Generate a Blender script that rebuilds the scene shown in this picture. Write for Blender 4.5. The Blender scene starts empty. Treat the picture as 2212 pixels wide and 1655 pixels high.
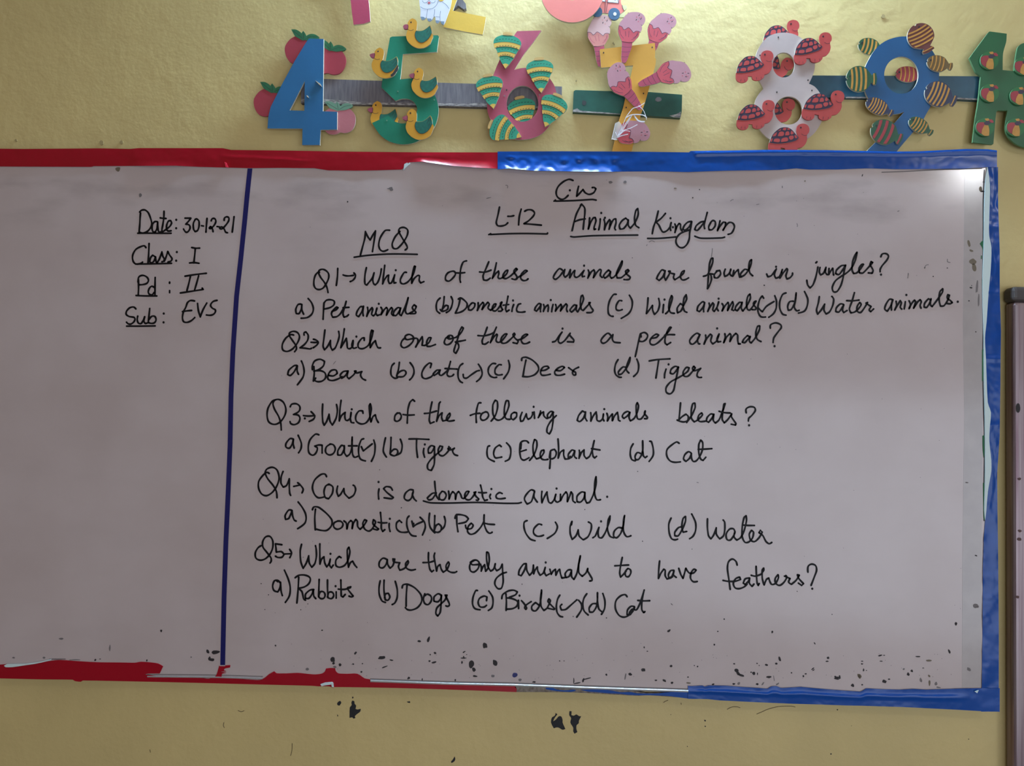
import bpy, math, random
from mathutils import Vector, Matrix, noise
from mathutils.geometry import tessellate_polygon

# ------------------------------------------------------------------ camera
scene = bpy.context.scene
COL = scene.collection
F_PX, CX, CY = 1660.0, 1106.0, 827.5
CAM_POS = Vector((0.0, -1.7, 1.5))
YAW, PITCH, ROLL = 0.03585, 0.0425, -0.0258
ROT = (Matrix.Rotation(YAW, 3, 'Z') @ Matrix.Rotation(PITCH, 3, 'X') @ Matrix.Rotation(ROLL, 3, 'Y'))
cam_data = bpy.data.cameras.new('camera')
cam = bpy.data.objects.new('camera', cam_data)
COL.objects.link(cam)
cam_data.sensor_width = 36.0
cam_data.lens = 36.0 * F_PX / 2212.0
cam_data.clip_start = 0.05
m3 = Matrix((ROT @ Vector((1, 0, 0)), ROT @ Vector((0, 0, 1)), -(ROT @ Vector((0, 1, 0))))).transposed()
cam.matrix_world = Matrix.Translation(CAM_POS) @ m3.to_4x4()
scene.camera = cam

# ------------------------------------------------------------------ world, lights, exposure
scene.view_settings.view_transform = 'Standard'
scene.view_settings.look = 'None'
scene.view_settings.gamma = 1.0
scene.view_settings.use_curve_mapping = False
scene.view_settings.exposure = 0.0
world = bpy.data.worlds.new('world')
scene.world = world
world.use_nodes = True
world.node_tree.nodes['Background'].inputs[0].default_value = (1.0, 0.76, 0.55, 1)
world.node_tree.nodes['Background'].inputs[1].default_value = 0.20

def area(name, loc, target, sx, sy, power, col):
    d = bpy.data.lights.new(name, 'AREA')
    d.shape = 'RECTANGLE'; d.size = sx; d.size_y = sy; d.energy = power; d.color = col
    o = bpy.data.objects.new(name, d)
    COL.objects.link(o)
    o.location = loc
    o.rotation_euler = (Vector(target) - Vector(loc)).to_track_quat('-Z', 'Y').to_euler()
    return o
area('window_daylight', (1.5, -4.4, 0.8), (0.2, 0, 1.0), 4.6, 1.8, 72, (0.84, 0.97, 1.16))
TUBE_POWER = 225.0      # wall lamp over the numbers (its mesh is built below)
BULB_POWER = 270.0      # ceiling bulb to the right

# ------------------------------------------------------------------ helpers
def srgb(c):
    return tuple(((v / 255) / 12.92 if v / 255 <= 0.04045 else ((v / 255 + 0.055) / 1.055) ** 2.4) for v in c) + (1,)

def mat(name, c, rough=0.5, metal=0.0, mottle=0.0, mscale=30, bump=0.0, bscale=200, coat=0.0, c2=None, spec=0.5, detail=3, stretch=None):
    m = bpy.data.materials.new(name)
    m.use_nodes = True
    nt = m.node_tree
    b = nt.nodes['Principled BSDF']
    b.inputs['Base Color'].default_value = srgb(c)
    b.inputs['Roughness'].default_value = rough
    b.inputs['Metallic'].default_value = metal
    b.inputs['Coat Weight'].default_value = coat
    b.inputs['Specular IOR Level'].default_value = spec
    tc = nt.nodes.new('ShaderNodeNewGeometry')
    src = tc.outputs['Position']
    if stretch:
        mp = nt.nodes.new('ShaderNodeMapping'); mp.inputs['Scale'].default_value = stretch
        nt.links.new(src, mp.inputs[0]); src = mp.outputs[0]
    if mottle > 0 or c2:
        n = nt.nodes.new('ShaderNodeTexNoise'); n.inputs['Scale'].default_value = mscale; n.inputs['Detail'].default_value = detail
        nt.links.new(src, n.inputs['Vector'])
        r = nt.nodes.new('ShaderNodeValToRGB')
        r.color_ramp.elements[0].position = 0.35; r.color_ramp.elements[1].position = 0.65
        a = srgb(c)
        b2 = srgb(c2) if c2 else tuple(v * (1 - mottle) for v in a[:3]) + (1,)
        r.color_ramp.elements[0].color = a; r.color_ramp.elements[1].color = b2
        nt.links.new(n.outputs[0], r.inputs[0]); nt.links.new(r.outputs[0], b.inputs['Base Color'])
    if bump > 0:
        n = nt.nodes.new('ShaderNodeTexNoise'); n.inputs['Scale'].default_value = bscale; n.inputs['Detail'].default_value = detail
        nt.links.new(src, n.inputs['Vector'])
        bp = nt.nodes.new('ShaderNodeBump'); bp.inputs['Strength'].default_value = 1.0; bp.inputs['Distance'].default_value = bump
        nt.links.new(n.outputs[0], bp.inputs['Height']); nt.links.new(bp.outputs[0], b.inputs['Normal'])
    return m

def W(x, y, d=0.0):
    """the point of the plane d metres in front of the wall that is measured at photo position x, y"""
    v = ROT @ Vector(((x - CX) / F_PX, 1.0, -(y - CY) / F_PX))
    t = (-d - CAM_POS.y) / v.y
    return CAM_POS + v * t

def P(s):
    return [tuple(float(a) for a in t.split(',')) for t in s.split()]

def crop(x0, y0, s):
    return lambda pts: [(x0 + x / s, y0 + y / s) for x, y in (P(pts) if isinstance(pts, str) else pts)]

def place(cx, cy, rot=0, s=1.0, mirror=False):
    c, n = math.cos(math.radians(rot)) * s, math.sin(math.radians(rot)) * s
    def f(pts):
        out = []
        for x, y in (P(pts) if isinstance(pts, str) else pts):
            if mirror: x = -x
            out.append((cx + x * c - y * n, cy + x * n + y * c))
        return out
    return f

def smooth(pts, closed=True, n=5, thr=48):
    N = len(pts)
    if N < 3: return list(pts)
    tan = []
    for i in range(N):
        if not closed and i in (0, N - 1):
            tan.append((0.0, 0.0)); continue
        a, b, c = pts[i - 1], pts[i], pts[(i + 1) % N]
        u = (b[0] - a[0], b[1] - a[1]); v = (c[0] - b[0], c[1] - b[1])
        lu, lv = math.hypot(*u), math.hypot(*v)
        if lu < 1e-6 or lv < 1e-6:
            tan.append((0.0, 0.0)); continue
        ang = math.degrees(math.acos(max(-1, min(1, (u[0] * v[0] + u[1] * v[1]) / lu / lv))))
        if ang > thr: tan.append((0.0, 0.0))
        else:
            k = min(lu, lv)
            dx, dy = u[0] / lu + v[0] / lv, u[1] / lu + v[1] / lv
            L = math.hypot(dx, dy) or 1
            tan.append((dx / L * k, dy / L * k))
    out = []
    for i in range(N if closed else N - 1):
        p, q = pts[i], pts[(i + 1) % N]
        s, t = tan[i], tan[(i + 1) % N]
        straight = s == (0.0, 0.0) and t == (0.0, 0.0)
        K = 1 if straight else n
        for k in range(K):
            h = k / K
            h1 = 2 * h ** 3 - 3 * h ** 2 + 1; h2 = h ** 3 - 2 * h ** 2 + h; h3 = -2 * h ** 3 + 3 * h ** 2; h4 = h ** 3 - h ** 2
            out.append((h1 * p[0] + h2 * s[0] + h3 * q[0] + h4 * t[0], h1 * p[1] + h2 * s[1] + h3 * q[1] + h4 * t[1]))
    if not closed: out.append(pts[-1])
    return out

def link(name, verts, faces, mats, parent=None, midx=None, shade=False):
    c = sum(verts, Vector()) / len(verts)
    me = bpy.data.meshes.new(name)
    me.from_pydata([tuple(v - c) for v in verts], [], faces)
    for m in (mats if isinstance(mats, (list, tuple)) else [mats]): me.materials.append(m)
    if midx: me.polygons.foreach_set('material_index', midx)
    if shade: me.polygons.foreach_set('use_smooth', [True] * len(me.polygons))
    me.validate(); me.update()
    o = bpy.data.objects.new(name, me)
    COL.objects.link(o)
    if parent is not None:
        o.parent = parent
        o.location = c - Vector(parent['wpos'])
    else:
        o.location = c
    o['wpos'] = tuple(c)
    return o

def empty(name, pos, label, cat, group=None):
    o = bpy.data.objects.new(name, None)
    COL.objects.link(o); o.location = pos; o['wpos'] = tuple(pos)
    o.empty_display_size = 0.05
    tag(o, label, cat, group)
    return o

def tag(o, label=None, cat=None, group=None, kind=None):
    if label: o['label'] = label
    if cat: o['category'] = cat
    if group: o['group'] = group
    if kind: o['kind'] = kind
    return o

def slab(name, outline, d0, d1, mats, parent=None, holes=(), sm=True, n=5, thr=48, back=True):
    """sheet cut to an outline: back face d0, front face d1 metres off the wall; mats = (front, edge)"""
    loops = [smooth(outline, True, n, thr) if sm else list(outline)] + [smooth(h, True, n, thr) if sm else list(h) for h in holes]
    def area2(l): return sum(l[i - 1][0] * l[i][1] - l[i][0] * l[i - 1][1] for i in range(len(l)))
    if area2(loops[0]) < 0: loops[0].reverse()
    for i in range(1, len(loops)):
        if area2(loops[i]) > 0: loops[i].reverse()
    front = [[W(x, y, d1) for x, y in l] for l in loops]
    tris = tessellate_polygon([[Vector((x, -y, 0)) for x, y in l] for l in loops])
    vf = [v for l in front for v in l]
    n0 = len(vf)
    verts = vf + [Vector((v.x, -d0, v.z)) for v in vf]
    faces, idx = [], []
    for a, b, c in tris:
        nrm = (vf[b] - vf[a]).cross(vf[c] - vf[a])
        if nrm.y > 0: a, b, c = a, c, b
        faces.append((a, b, c)); idx.append(0)
        if back: faces.append((a + n0, c + n0, b + n0)); idx.append(1)
    k = 0
    for l in loops:
        L = len(l)
        for i in range(L):
            a, b = k + i, k + (i + 1) % L
            faces.append((a, b, b + n0, a + n0)); idx.append(1)
        k += L
    if not isinstance(mats, (list, tuple)): mats = (mats, mats)
    return link(name, verts, faces, list(mats), parent, idx)

def ribbons(name, strokes, width, d, m, parent, n=4, sm=True, taper=0.0, jitter=0.0, thr=75, thick=0.0):
    """painted or written lines: strokes in photo positions, laid d metres off the wall"""
    verts, faces = [], []
    rnd = random.Random(len(strokes) * 7 + int(strokes[0][0][0]))
    for si, s in enumerate(strokes):
        dd = d + 0.00001 * (si % 7)
        if len(s) == 1:
            r = width * 0.62
            k = len(verts)
            verts.append(W(s[0][0], s[0][1], dd))
            for i in range(10):
                a = i / 10 * 2 * math.pi
                verts.append(W(s[0][0] + r * math.cos(a), s[0][1] + r * math.sin(a) * 1.1, dd))
            faces += [(k, k + 1 + (i + 1) % 10, k + 1 + i) for i in range(10)]
            continue
        pts = smooth(s, False, n, thr) if sm else s
        q = [pts[0]]
        for p in pts[1:]:
            if math.hypot(p[0] - q[-1][0], p[1] - q[-1][1]) > 0.15: q.append(p)
        if len(q) < 2: continue
        N = len(q); k = len(verts)
        nor = []
        for i in range(N):
            a, b = q[max(0, i - 1)], q[min(N - 1, i + 1)]
            dx, dy = b[0] - a[0], b[1] - a[1]; L = math.hypot(dx, dy) or 1e-6
            nor.append((-dy / L, dx / L))
        for i in range(N):
            w = width / 2 * (1 + jitter * math.sin(i * 0.7 + si * 2.1))
            if taper: w *= 1 - taper * (i / (N - 1)) ** 2
            nx, ny = nor[i]
            verts.append(W(q[i][0] + nx * w, q[i][1] + ny * w, dd)); verts.append(W(q[i][0] - nx * w, q[i][1] - ny * w, dd))
        for i in range(N - 1):
            a = k + 2 * i
            faces.append((a, a + 2, a + 3, a + 1))
        for e in (0, N - 1):            # round ends, and round joints at sharp turns
            pass
        caps = [0, N - 1]
        for i in range(1, N - 1):
            u = (q[i][0] - q[i - 1][0], q[i][1] - q[i - 1][1]); v = (q[i + 1][0] - q[i][0], q[i + 1][1] - q[i][1])
            if u[0] * v[0] + u[1] * v[1] < 0.6 * math.hypot(*u) * math.hypot(*v): caps.append(i)
        for i in caps:
            w = width / 2 * (1 - (taper * (i / (N - 1)) ** 2 if taper else 0))
            c = len(verts); verts.append(W(q[i][0], q[i][1], dd))
            for j in range(8):
                a = j / 8 * 2 * math.pi
                verts.append(W(q[i][0] + w * math.cos(a), q[i][1] + w * math.sin(a), dd))
            faces += [(c, c + 1 + (j + 1) % 8, c + 1 + j) for j in range(8)]
    return link(name, verts, faces, m, parent)

def lerp_line(pts, x):
    if x <= pts[0][0]: return pts[0][1]
    for a, b in zip(pts, pts[1:]):
        if x <= b[0]: return a[1] + (b[1] - a[1]) * (x - a[0]) / max(1e-6, b[0] - a[0])
    return pts[-1][1]

def sheet(name, A, B, m, parent, depth, step=6.0, rows=9, vertical=False, x0=None, x1=None):
    """thin creased strip between two measured edges; depth(x, v) gives its distance off the wall"""
    if vertical: A = [(y, x) for x, y in A]; B = [(y, x) for x, y in B]
    lo = max(A[0][0], B[0][0]) if x0 is None else x0; hi = min(A[-1][0], B[-1][0]) if x1 is None else x1
    n = max(2, int((hi - lo) / step))
    verts, faces = [], []
    for i in range(n + 1):
        x = lo + (hi - lo) * i / n
        a, b = lerp_line(A, x), lerp_line(B, x)
        for j in range(rows + 1):
            v = j / rows; y = a + (b - a) * v
            verts.append(W(y, x, depth(x, v)) if vertical else W(x, y, depth(x, v)))
    R = rows + 1
    for i in range(n):
        for j in range(rows):
            k = i * R + j
            faces.append((k, k + 1, k + R + 1, k + R))
    return link(name, verts, faces, m, parent, shade=True)

def box(name, x0, x1, y0, y1, z0, z1, m, parent=None, bev=0.0):
    v = [Vector((x, y, z)) for x in (x0, x1) for y in (y0, y1) for z in (z0, z1)]
    f = [(0, 1, 3, 2), (4, 6, 7, 5), (0, 4, 5, 1), (2, 3, 7, 6), (0, 2, 6, 4), (1, 5, 7, 3)]
    o = link(name, v, f, m, parent)
    if bev:
        md = o.modifiers.new('bevel', 'BEVEL'); md.width = bev; md.segments = 3
    return o

def cyl(name, a, b, r, m, parent=None, seg=24, r2=None):
    a, b = Vector(a), Vector(b)
    d = (b - a).normalized()
    u = d.orthogonal().normalized(); w = d.cross(u)
    verts = []
    for p, rr in ((a, r), (b, r if r2 is None else r2)):
        for i in range(seg):
            t = i / seg * 2 * math.pi
            verts.append(p + u * rr * math.cos(t) + w * rr * math.sin(t))
    faces = [(i, (i + 1) % seg, seg + (i + 1) % seg, seg + i) for i in range(seg)]
    faces += [tuple(range(seg - 1, -1, -1)), tuple(range(seg, 2 * seg))]
    return link(name, verts, faces, m, parent)
TEXT = """
@ 250 430 5.5167
Date: 295,165 290,230 285,320 278,395;285,155 305,135 345,130 385,160 415,230 430,300 410,350 370,390 320,405 280,395;495,270 465,270 440,300 432,350 445,390 470,395 492,350 500,275 502,340 510,385 530,395 552,380;575,145 573,220 562,300 550,370 560,392;530,225 565,230 600,232;560,390 600,362 645,325 665,285 655,258 630,262 610,300 605,350 620,380 660,378;721,248;720,348;262,408 400,407 500,408 660,408
30-12-21: 825,228 895,228 870,262 835,300 875,310 885,350 860,390 835,395 808,358;950,240 925,290 928,360 945,388 975,375 993,320 990,260 965,238 950,240;1022,318 1045,322;1088,230 1080,320 1075,395;1138,260 1150,235 1180,235 1193,265 1175,310 1135,350 1120,352 1115,345 1130,328 1150,350 1160,390;1208,328 1235,332;1292,255 1297,225 1325,212 1348,225 1345,260 1320,300 1280,345 1255,358 1238,345 1260,332 1290,355 1310,395 1332,402;1410,210 1400,300 1388,395
Class: 360,580 340,558 300,567 240,600 205,660 200,710 215,755 245,775 290,770 320,752;397,530 393,640 385,765;465,685 440,670 415,700 408,750 425,765 455,740 475,690 480,740 490,765 520,715 550,630 560,680 578,715 570,742 550,748;578,742 600,690 620,625 640,665 670,710 660,738 622,752;728,632;720,735;235,775 450,772 665,766
I: 905,578 950,586 1000,585;948,590 940,680 930,762;880,762 935,758 992,766
Pd: 270,960 272,1060 268,1145;265,990 275,930 320,910 370,930 390,970 370,1005 320,1020 280,1022;470,935 468,1030 468,1155;465,1058 430,1040 400,1065 388,1110 405,1138 435,1140 462,1110;242,1150 360,1155 490,1155;642,990 641,1004;642,1092 642,1116
II: 825,920 950,900 1080,885;890,920 870,1010 848,1092;988,915 962,1010 938,1090;770,1120 900,1100 1042,1078 1030,1062
Sub: 240,1310 215,1288 170,1295 130,1335 125,1375 160,1400 215,1410 230,1430 215,1465 180,1490 150,1488 128,1468;262,1395 256,1440 270,1478 300,1485 325,1450 345,1402 335,1455 352,1482 375,1478;405,1305 395,1400 387,1475;392,1440 430,1398 465,1400 480,1440 460,1475 420,1482 388,1472;130,1515 300,1515 470,1512;572,1365;570,1470
EVS: 940,1215 890,1210 855,1235 835,1290 805,1350 795,1420 810,1462 850,1470 900,1450 942,1412;795,1342 850,1333 905,1328;975,1245 985,1330 1008,1405 1040,1320 1085,1240;1208,1208 1160,1222 1130,1265 1150,1300 1188,1325 1175,1365 1135,1385 1080,1382
@ 1040 375 5.0045
Cw: 990,75 950,62 890,85 830,140 808,200 820,250 860,278 900,270 938,235;956,181;1050,138 1038,190 1030,245 1060,215 1098,172 1120,205 1165,225 1215,205 1237,165 1218,150 1198,152;800,286 785,298 1000,292 1200,280 1240,287
L-12: 195,362 180,440 160,530 175,562 215,567 260,555 285,532;285,462 320,462 350,455;430,385 410,460 402,555;467,408 500,392 545,395 574,425 560,460 510,510 460,542 540,548 648,558;100,650 80,660 300,650 500,648 712,652 715,642
Animal: 1070,345 1083,330 1072,350 1030,430 1005,510 980,618;1083,332 1115,370 1118,430 1108,520 1100,602;1008,520 1060,500 1122,490;1170,478 1165,540 1155,600 1180,530 1210,480 1230,475 1238,510 1218,580 1220,605 1235,600;1285,490 1280,550 1268,608;1295,426;1335,478;1325,495 1335,540 1330,608 1350,550 1385,498 1395,515 1380,602 1400,545 1430,495 1452,490 1455,530 1440,590 1450,608;1585,505 1560,482 1520,510 1490,560 1500,600 1535,595 1575,545 1587,500 1588,560 1610,590 1660,530 1695,440 1690,378 1670,400 1655,480 1668,560 1702,585;965,680 1000,686 1200,672 1690,665
@ 1380 400 5.0045
Kingdom: 210,280 185,380 160,450 145,525;288,305 240,360 185,400 215,430 240,480 262,507 300,495 330,465 345,440;342,358;350,405 340,450 345,490;368,455;390,420 400,460 390,512 410,450 435,415 450,425 452,470 468,495;570,392 530,400 490,440 476,478 500,487 545,450 572,395 565,440 550,510 545,580 520,640 480,675 440,672 405,630 405,580 440,530 500,500 545,485;740,295 720,370 705,430 712,470;715,390 670,400 620,440 605,480 630,490 670,450 708,395;780,400 755,450 760,482 790,482 825,440 825,395 800,383 775,405;878,385 865,440 850,492 880,440 915,400 938,405 935,440 910,488 940,440 975,405 1010,408 1033,440 1025,480 1000,520 965,532;95,576 200,576 320,568 402,560;605,552 660,572 740,575 900,570 928,562
@ 740 370 3.6867
MCQ: 142,668 160,600 178,530 182,480 200,520 220,548 240,510 262,475 252,550 238,640;375,470 340,472 300,530 288,590 300,625 325,638 360,625;457,480 420,520 395,580 405,613 435,615 480,570 515,510 518,468 490,448 455,455 448,480 480,540 510,590 515,612 498,627;92,685 200,670 350,660 450,659 595,662
@ 660 530 7.3733
Q1: 222,432 205,425 160,470 135,550 135,640 165,690 220,705 280,680 330,610 368,520 365,450 320,400 270,382 225,395 205,430 240,510 300,590 340,670 358,752;513,368 508,500 490,640;598,472 640,485 700,487 765,478;770,440 795,475 785,520 750,560 710,578
Which: 970,355 950,450 942,560 950,620 975,632 1010,590 1065,520 1092,438 1070,540 1085,612 1112,630 1150,590 1190,480 1208,375;1262,318 1250,420 1235,540 1228,615 1250,560 1300,488 1325,475 1318,560 1335,608 1370,595 1420,470 1405,540 1410,602 1440,595;1437,397;1608,432 1575,432 1540,480 1510,550 1520,600 1560,615 1620,590 1690,510 1735,400 1750,338 1735,332 1705,440 1692,540 1692,605 1730,530 1790,480 1815,490 1810,560 1835,600 1885,578
@ 930 530 5.0045
of: 190,295 165,330 165,375 200,387 245,350 270,310 255,282 215,285 185,300;390,168 355,180 330,240 320,310 318,370 325,400;278,298 320,300 370,295
these: 630,178 600,250 568,330 575,375 610,378 645,355;530,288 590,290 655,268;712,190 695,270 668,358 700,310 735,278 738,310 730,345 745,360 780,348 825,305 835,270 815,275 785,320 785,350 815,360 860,335 910,290 938,260 925,250 900,280 930,330 938,355 915,370 880,362;930,355 1000,315 1045,278 1025,270 985,310 975,355 1000,380 1035,378 1055,362
animals: 1425,268 1395,252 1350,300 1328,350 1350,368 1390,340 1430,290 1452,262 1440,320 1455,345 1485,320 1512,262 1505,352 1540,290 1560,272 1555,330 1575,347 1610,330 1660,272 1640,315 1642,340 1665,335;1660,220;1705,268 1715,300 1700,355 1735,290 1765,265 1775,290 1760,350 1800,290 1830,262 1845,270 1835,325 1855,348;1945,285 1925,268 1890,300 1870,335 1885,355 1920,330 1947,285 1940,330 1955,355 1980,345 2020,300 2070,205 2072,170 2040,230 2010,310 2018,352 2060,350 2110,310 2145,275 2135,262 2110,280 2120,310 2158,345 2150,366 2120,372 2092,370
(b): 105,570 75,600 62,650 70,710 100,735;148,555 140,640 122,712;130,690 165,650 190,655 185,690 150,710 120,712 105,695;222,555 240,600 225,670 200,710 170,727
Domestic: 320,580 305,650 285,700 268,732;300,582 322,568 360,590 395,630 390,670 350,710 300,730 270,732;440,632 412,665 412,698 440,700 475,665 480,630 455,622 435,635;515,620 515,660 505,705 535,650 565,618 577,630 557,695 590,650 620,616 635,635 622,680 650,702 700,660 707,635 690,635 670,670 672,702 700,710 730,685 768,630 772,615 755,625 765,670 780,695 760,712 735,712;838,550 825,620 812,690 822,718 850,700;785,648 845,640;900,640 885,680 880,715;892,597;975,632 950,640 930,690 940,717 985,724 1022,718
animals: 1190,635 1170,630 1135,670 1125,700 1145,712 1180,670 1195,636 1188,690 1190,718;1222,640 1230,670 1220,715 1245,665 1270,645 1275,670 1270,715;1325,640 1315,680 1310,718;1300,592;1352,640 1360,670 1350,712 1380,670 1410,638 1418,660 1405,710 1440,660 1465,633 1477,650 1470,690 1480,718;1575,650 1555,645 1520,680 1508,705 1525,722 1560,690 1580,648 1575,700 1590,720 1630,650 1654,580 1645,540 1630,550 1620,620 1630,692 1650,705 1700,650 1727,620 1712,622 1735,670 1757,705 1740,726 1690,728
(c): 2008,530 1980,532 1940,590 1920,670 1925,740 1950,765 1975,768;2068,600 2040,598 2008,650 2010,695 2040,705 2072,695;2150,540 2180,600 2175,680 2140,740 2062,790
@ 1300 530 5.0045
are: 680,277 650,266 610,320 592,360 620,380 660,340 685,275 675,340 690,377 725,320 740,280 722,280 745,300 785,310 775,350 790,372 840,340 885,300 892,275 865,290 850,340 868,372 900,372 938,352
found: 1098,335 1140,320 1175,250 1200,180 1200,140 1185,140 1165,200 1155,300 1148,400 1142,470 1165,430 1185,370 1180,325 1165,308 1205,312;1245,280 1215,320 1220,350 1250,352 1285,310 1275,272 1240,278;1335,258 1322,300 1330,337 1360,322 1385,290 1395,258 1385,310 1405,332;1427,272 1415,335 1445,290 1475,263 1480,300 1492,345;1575,265 1545,260 1500,310 1505,342 1545,320 1590,260 1615,200 1618,156 1600,170 1590,240 1602,300 1632,330
in: 1782,310 1795,340 1830,330 1870,280 1887,256 1865,315 1882,356 1920,340 1952,262 1925,355 1960,300 2000,252 2010,262 1990,330 2002,364 2035,350 2060,320 2062,300;1884,232
Wild: 500,568 495,640 482,738 520,690 548,650 550,700 570,747 605,710 625,640 615,575;668,640 660,728;678,587;690,740 720,710 750,620 765,560 755,545 735,590 725,680 745,727 785,735;880,650 850,630 815,680 820,730 855,710 885,650 917,580 912,535 890,570 878,660 895,712 920,725
animals: 1110,620 1090,610 1040,660 1030,705 1055,717 1095,670 1112,620 1100,680 1102,718;1160,625 1165,660 1145,715 1175,660 1200,622 1212,640 1200,700 1215,714 1245,670 1264,610 1245,680 1260,708;1263,577;1300,630 1315,660 1300,710 1335,650 1365,618 1372,640 1360,705 1395,640 1415,610 1422,640 1405,697 1425,705;1510,620 1490,616 1450,660 1440,697 1465,707 1500,660 1517,616 1508,680 1525,710 1570,650 1607,570 1602,528 1580,550 1565,620 1575,692 1600,700 1640,650 1667,603 1650,610 1640,640 1667,675 1660,695 1625,695
tick: 1750,572 1735,548 1710,580 1690,650 1690,720 1720,772 1770,775;1695,680 1715,702 1737,718 1780,660 1862,608;1870,545 1888,600 1885,680 1855,740 1805,778
@ 1650 530 5.0045
(d): 240,515 205,530 172,610 175,690 205,745 240,755;320,605 280,610 258,660 265,702 295,695 335,620 350,515 340,600 330,670 355,707 382,702;440,500 475,580 470,650 440,710 375,732
Water: 600,555 590,620 570,700 582,745 620,700 658,636 650,700 674,742 710,720 745,650 755,580 735,552;862,640 830,633 785,675 778,715 810,722 850,670 865,645 850,700 865,727 900,705;980,512 955,600 925,690 942,730 980,722 1020,690 1052,640 1037,618 1010,660 1010,712 1045,727 1085,680 1122,618 1105,625 1140,650 1160,662 1140,700 1157,717 1187,688;895,598 960,600 1030,592
animals.: 1395,590 1360,583 1320,640 1308,690 1335,712 1370,660 1395,588 1380,650 1380,700;1430,605 1435,650 1415,700 1450,640 1475,598 1487,620 1475,670 1492,690;1530,610 1525,650 1518,688;1541,537;1570,600 1585,640 1570,685 1605,620 1630,593 1642,610 1620,680 1665,610 1690,588 1702,610 1690,650 1700,680;1805,590 1780,578 1740,625 1733,667 1760,672 1795,620 1808,578 1800,640 1820,662 1875,590 1932,505 1934,470 1905,500 1895,590 1910,657 1945,655 1985,600 2007,540 1990,533 1985,570 2020,600 2037,620 2015,632 1975,628;2097,610
jungles: 585,235 580,260 560,350 530,430 500,460 475,430 465,378;575,178 562,190;608,240 600,290 615,320 645,302 672,238 665,290 685,318;705,250 700,318 725,275 745,248 750,290 755,322;880,218 840,220 785,270 778,305 810,317 850,270 885,215 870,270 855,360 830,440 790,500 755,502 740,460 770,390 830,340 900,295 945,250 990,160 1007,75 990,100 960,180 955,270 972,305 1005,298 1050,250 1077,205 1060,205 1030,250 1035,297 1070,300 1130,240 1177,185 1160,176 1150,210 1182,270 1170,302 1130,298
?: 1265,125 1280,95 1320,90 1348,115 1330,160 1280,220 1258,260 1258,285;1267,317
@ 590 630 5.0045
a): 300,135 270,140 245,190 250,237 280,237 305,185 310,138 312,200 330,245;378,75 415,120 435,185 420,240 370,280 302,288
Pet: 550,120 545,200 540,300;550,125 575,95 620,88 660,105 655,145 610,175 545,190;635,215 680,197 702,175 685,168 650,200 630,240 645,277 690,270 730,235 770,165;790,105 770,180 755,240 767,277 800,265 815,250;755,175 820,170
animals: 970,165 945,163 910,210 900,255 925,270 960,215 977,158 970,230 975,262;1020,170 1025,210 1012,268 1040,210 1070,173 1077,190 1065,247 1085,262 1105,240 1122,178 1110,230 1127,260 1150,250;1142,132;1165,170 1180,200 1165,250 1205,190 1225,173 1237,190 1225,255 1260,195 1280,173 1292,190 1280,240 1300,260;1375,180 1350,173 1310,210 1298,252 1325,260 1360,220 1380,178 1365,240 1385,260 1430,160 1460,65 1445,130 1430,210 1447,240 1480,232 1530,200 1547,160 1525,143 1505,170 1515,195 1542,220 1535,237 1480,238
Q2: 222,470 195,465 140,500 100,570 105,630 150,647 210,620 265,550 285,490 265,445 220,430 180,445 175,475 210,530 250,590 250,625 232,650;335,470 335,445 355,437 378,470 375,520 340,570 290,608 340,612 400,620 415,612;410,548 450,550 480,548;435,515 465,525 487,548 470,580 432,608
Which: 560,415 550,500 540,590 555,630 590,590 620,528 620,590 640,634 670,610 700,540 715,480 708,430;770,402 755,500 732,608 760,560 792,505 798,550 805,610 830,617 860,590 864,528 850,580 870,612 900,605;900,487;985,528 985,500 960,505 920,560 925,607 970,617 1030,580 1070,480 1082,425 1065,418 1050,480 1048,560 1050,607 1080,555 1105,530 1115,570 1135,607 1162,608
one: 1430,500 1395,530 1382,580 1410,607 1460,590 1510,540 1515,490 1470,463 1430,480 1425,505 1450,520 1500,510 1550,505 1565,520 1562,555 1540,600 1575,545 1612,488 1617,530 1610,580 1640,582 1685,550 1707,500 1685,498 1660,545 1665,592 1700,592 1755,572
of: 1905,490 1870,500 1850,550 1870,574 1910,565 1945,520 1935,480 1900,475 1880,500 1900,512 1940,505 1985,490 2035,440 2057,395 2040,383 2015,430 1995,510 1965,600 1955,650 1975,667 2007,605 2000,565 1970,545 2030,535 2078,525
a): 260,800 230,800 170,850 158,897 185,907 225,870 262,803 260,860 275,895;305,750 325,800 335,870 320,930 262,1008
Bear: 425,845 425,800 450,750 510,732 555,755 545,800 500,840 440,860;440,810 445,880 435,968;440,860 510,855 560,880 567,930 530,967 480,974 445,960 460,935;600,905 650,912 692,885 680,850 630,853 595,900 595,947 640,962 700,945 745,920;800,860 760,865 725,905 740,937 780,910 810,858 800,920 820,942 870,900 897,860 880,860 900,880 960,865 945,900 965,940 1000,958
(b): 1310,775 1285,800 1272,860 1280,910 1315,937 1345,932;1365,765 1355,840 1335,915;1345,890 1380,860 1420,853 1437,880 1410,917 1360,922 1338,918;1480,768 1515,820 1522,880 1500,930 1475,955
Cat: 1700,822 1712,780 1690,772 1640,815 1608,880 1615,927 1650,942 1710,920 1735,890;1800,850 1770,850 1730,890 1740,907 1775,885 1807,848 1795,890 1815,907 1850,885 1895,840;1918,755 1895,840 1880,895 1900,917 1935,912 1952,895;1858,832 1930,835 1990,838
@ 960 690 5.0045
these: 463,85 440,150 408,230 412,265 440,268 475,245;362,175 430,178 500,160 535,140;562,85 530,160 497,252 530,195 565,160 572,170 558,225 575,248 610,240 660,185 675,158 655,158 620,195 608,235 630,258 670,252 720,210 762,165 755,150 742,165 765,205 797,235 785,262 742,252;790,225 850,205 900,165 880,160 845,185 830,225 850,260 885,262 922,245
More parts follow.
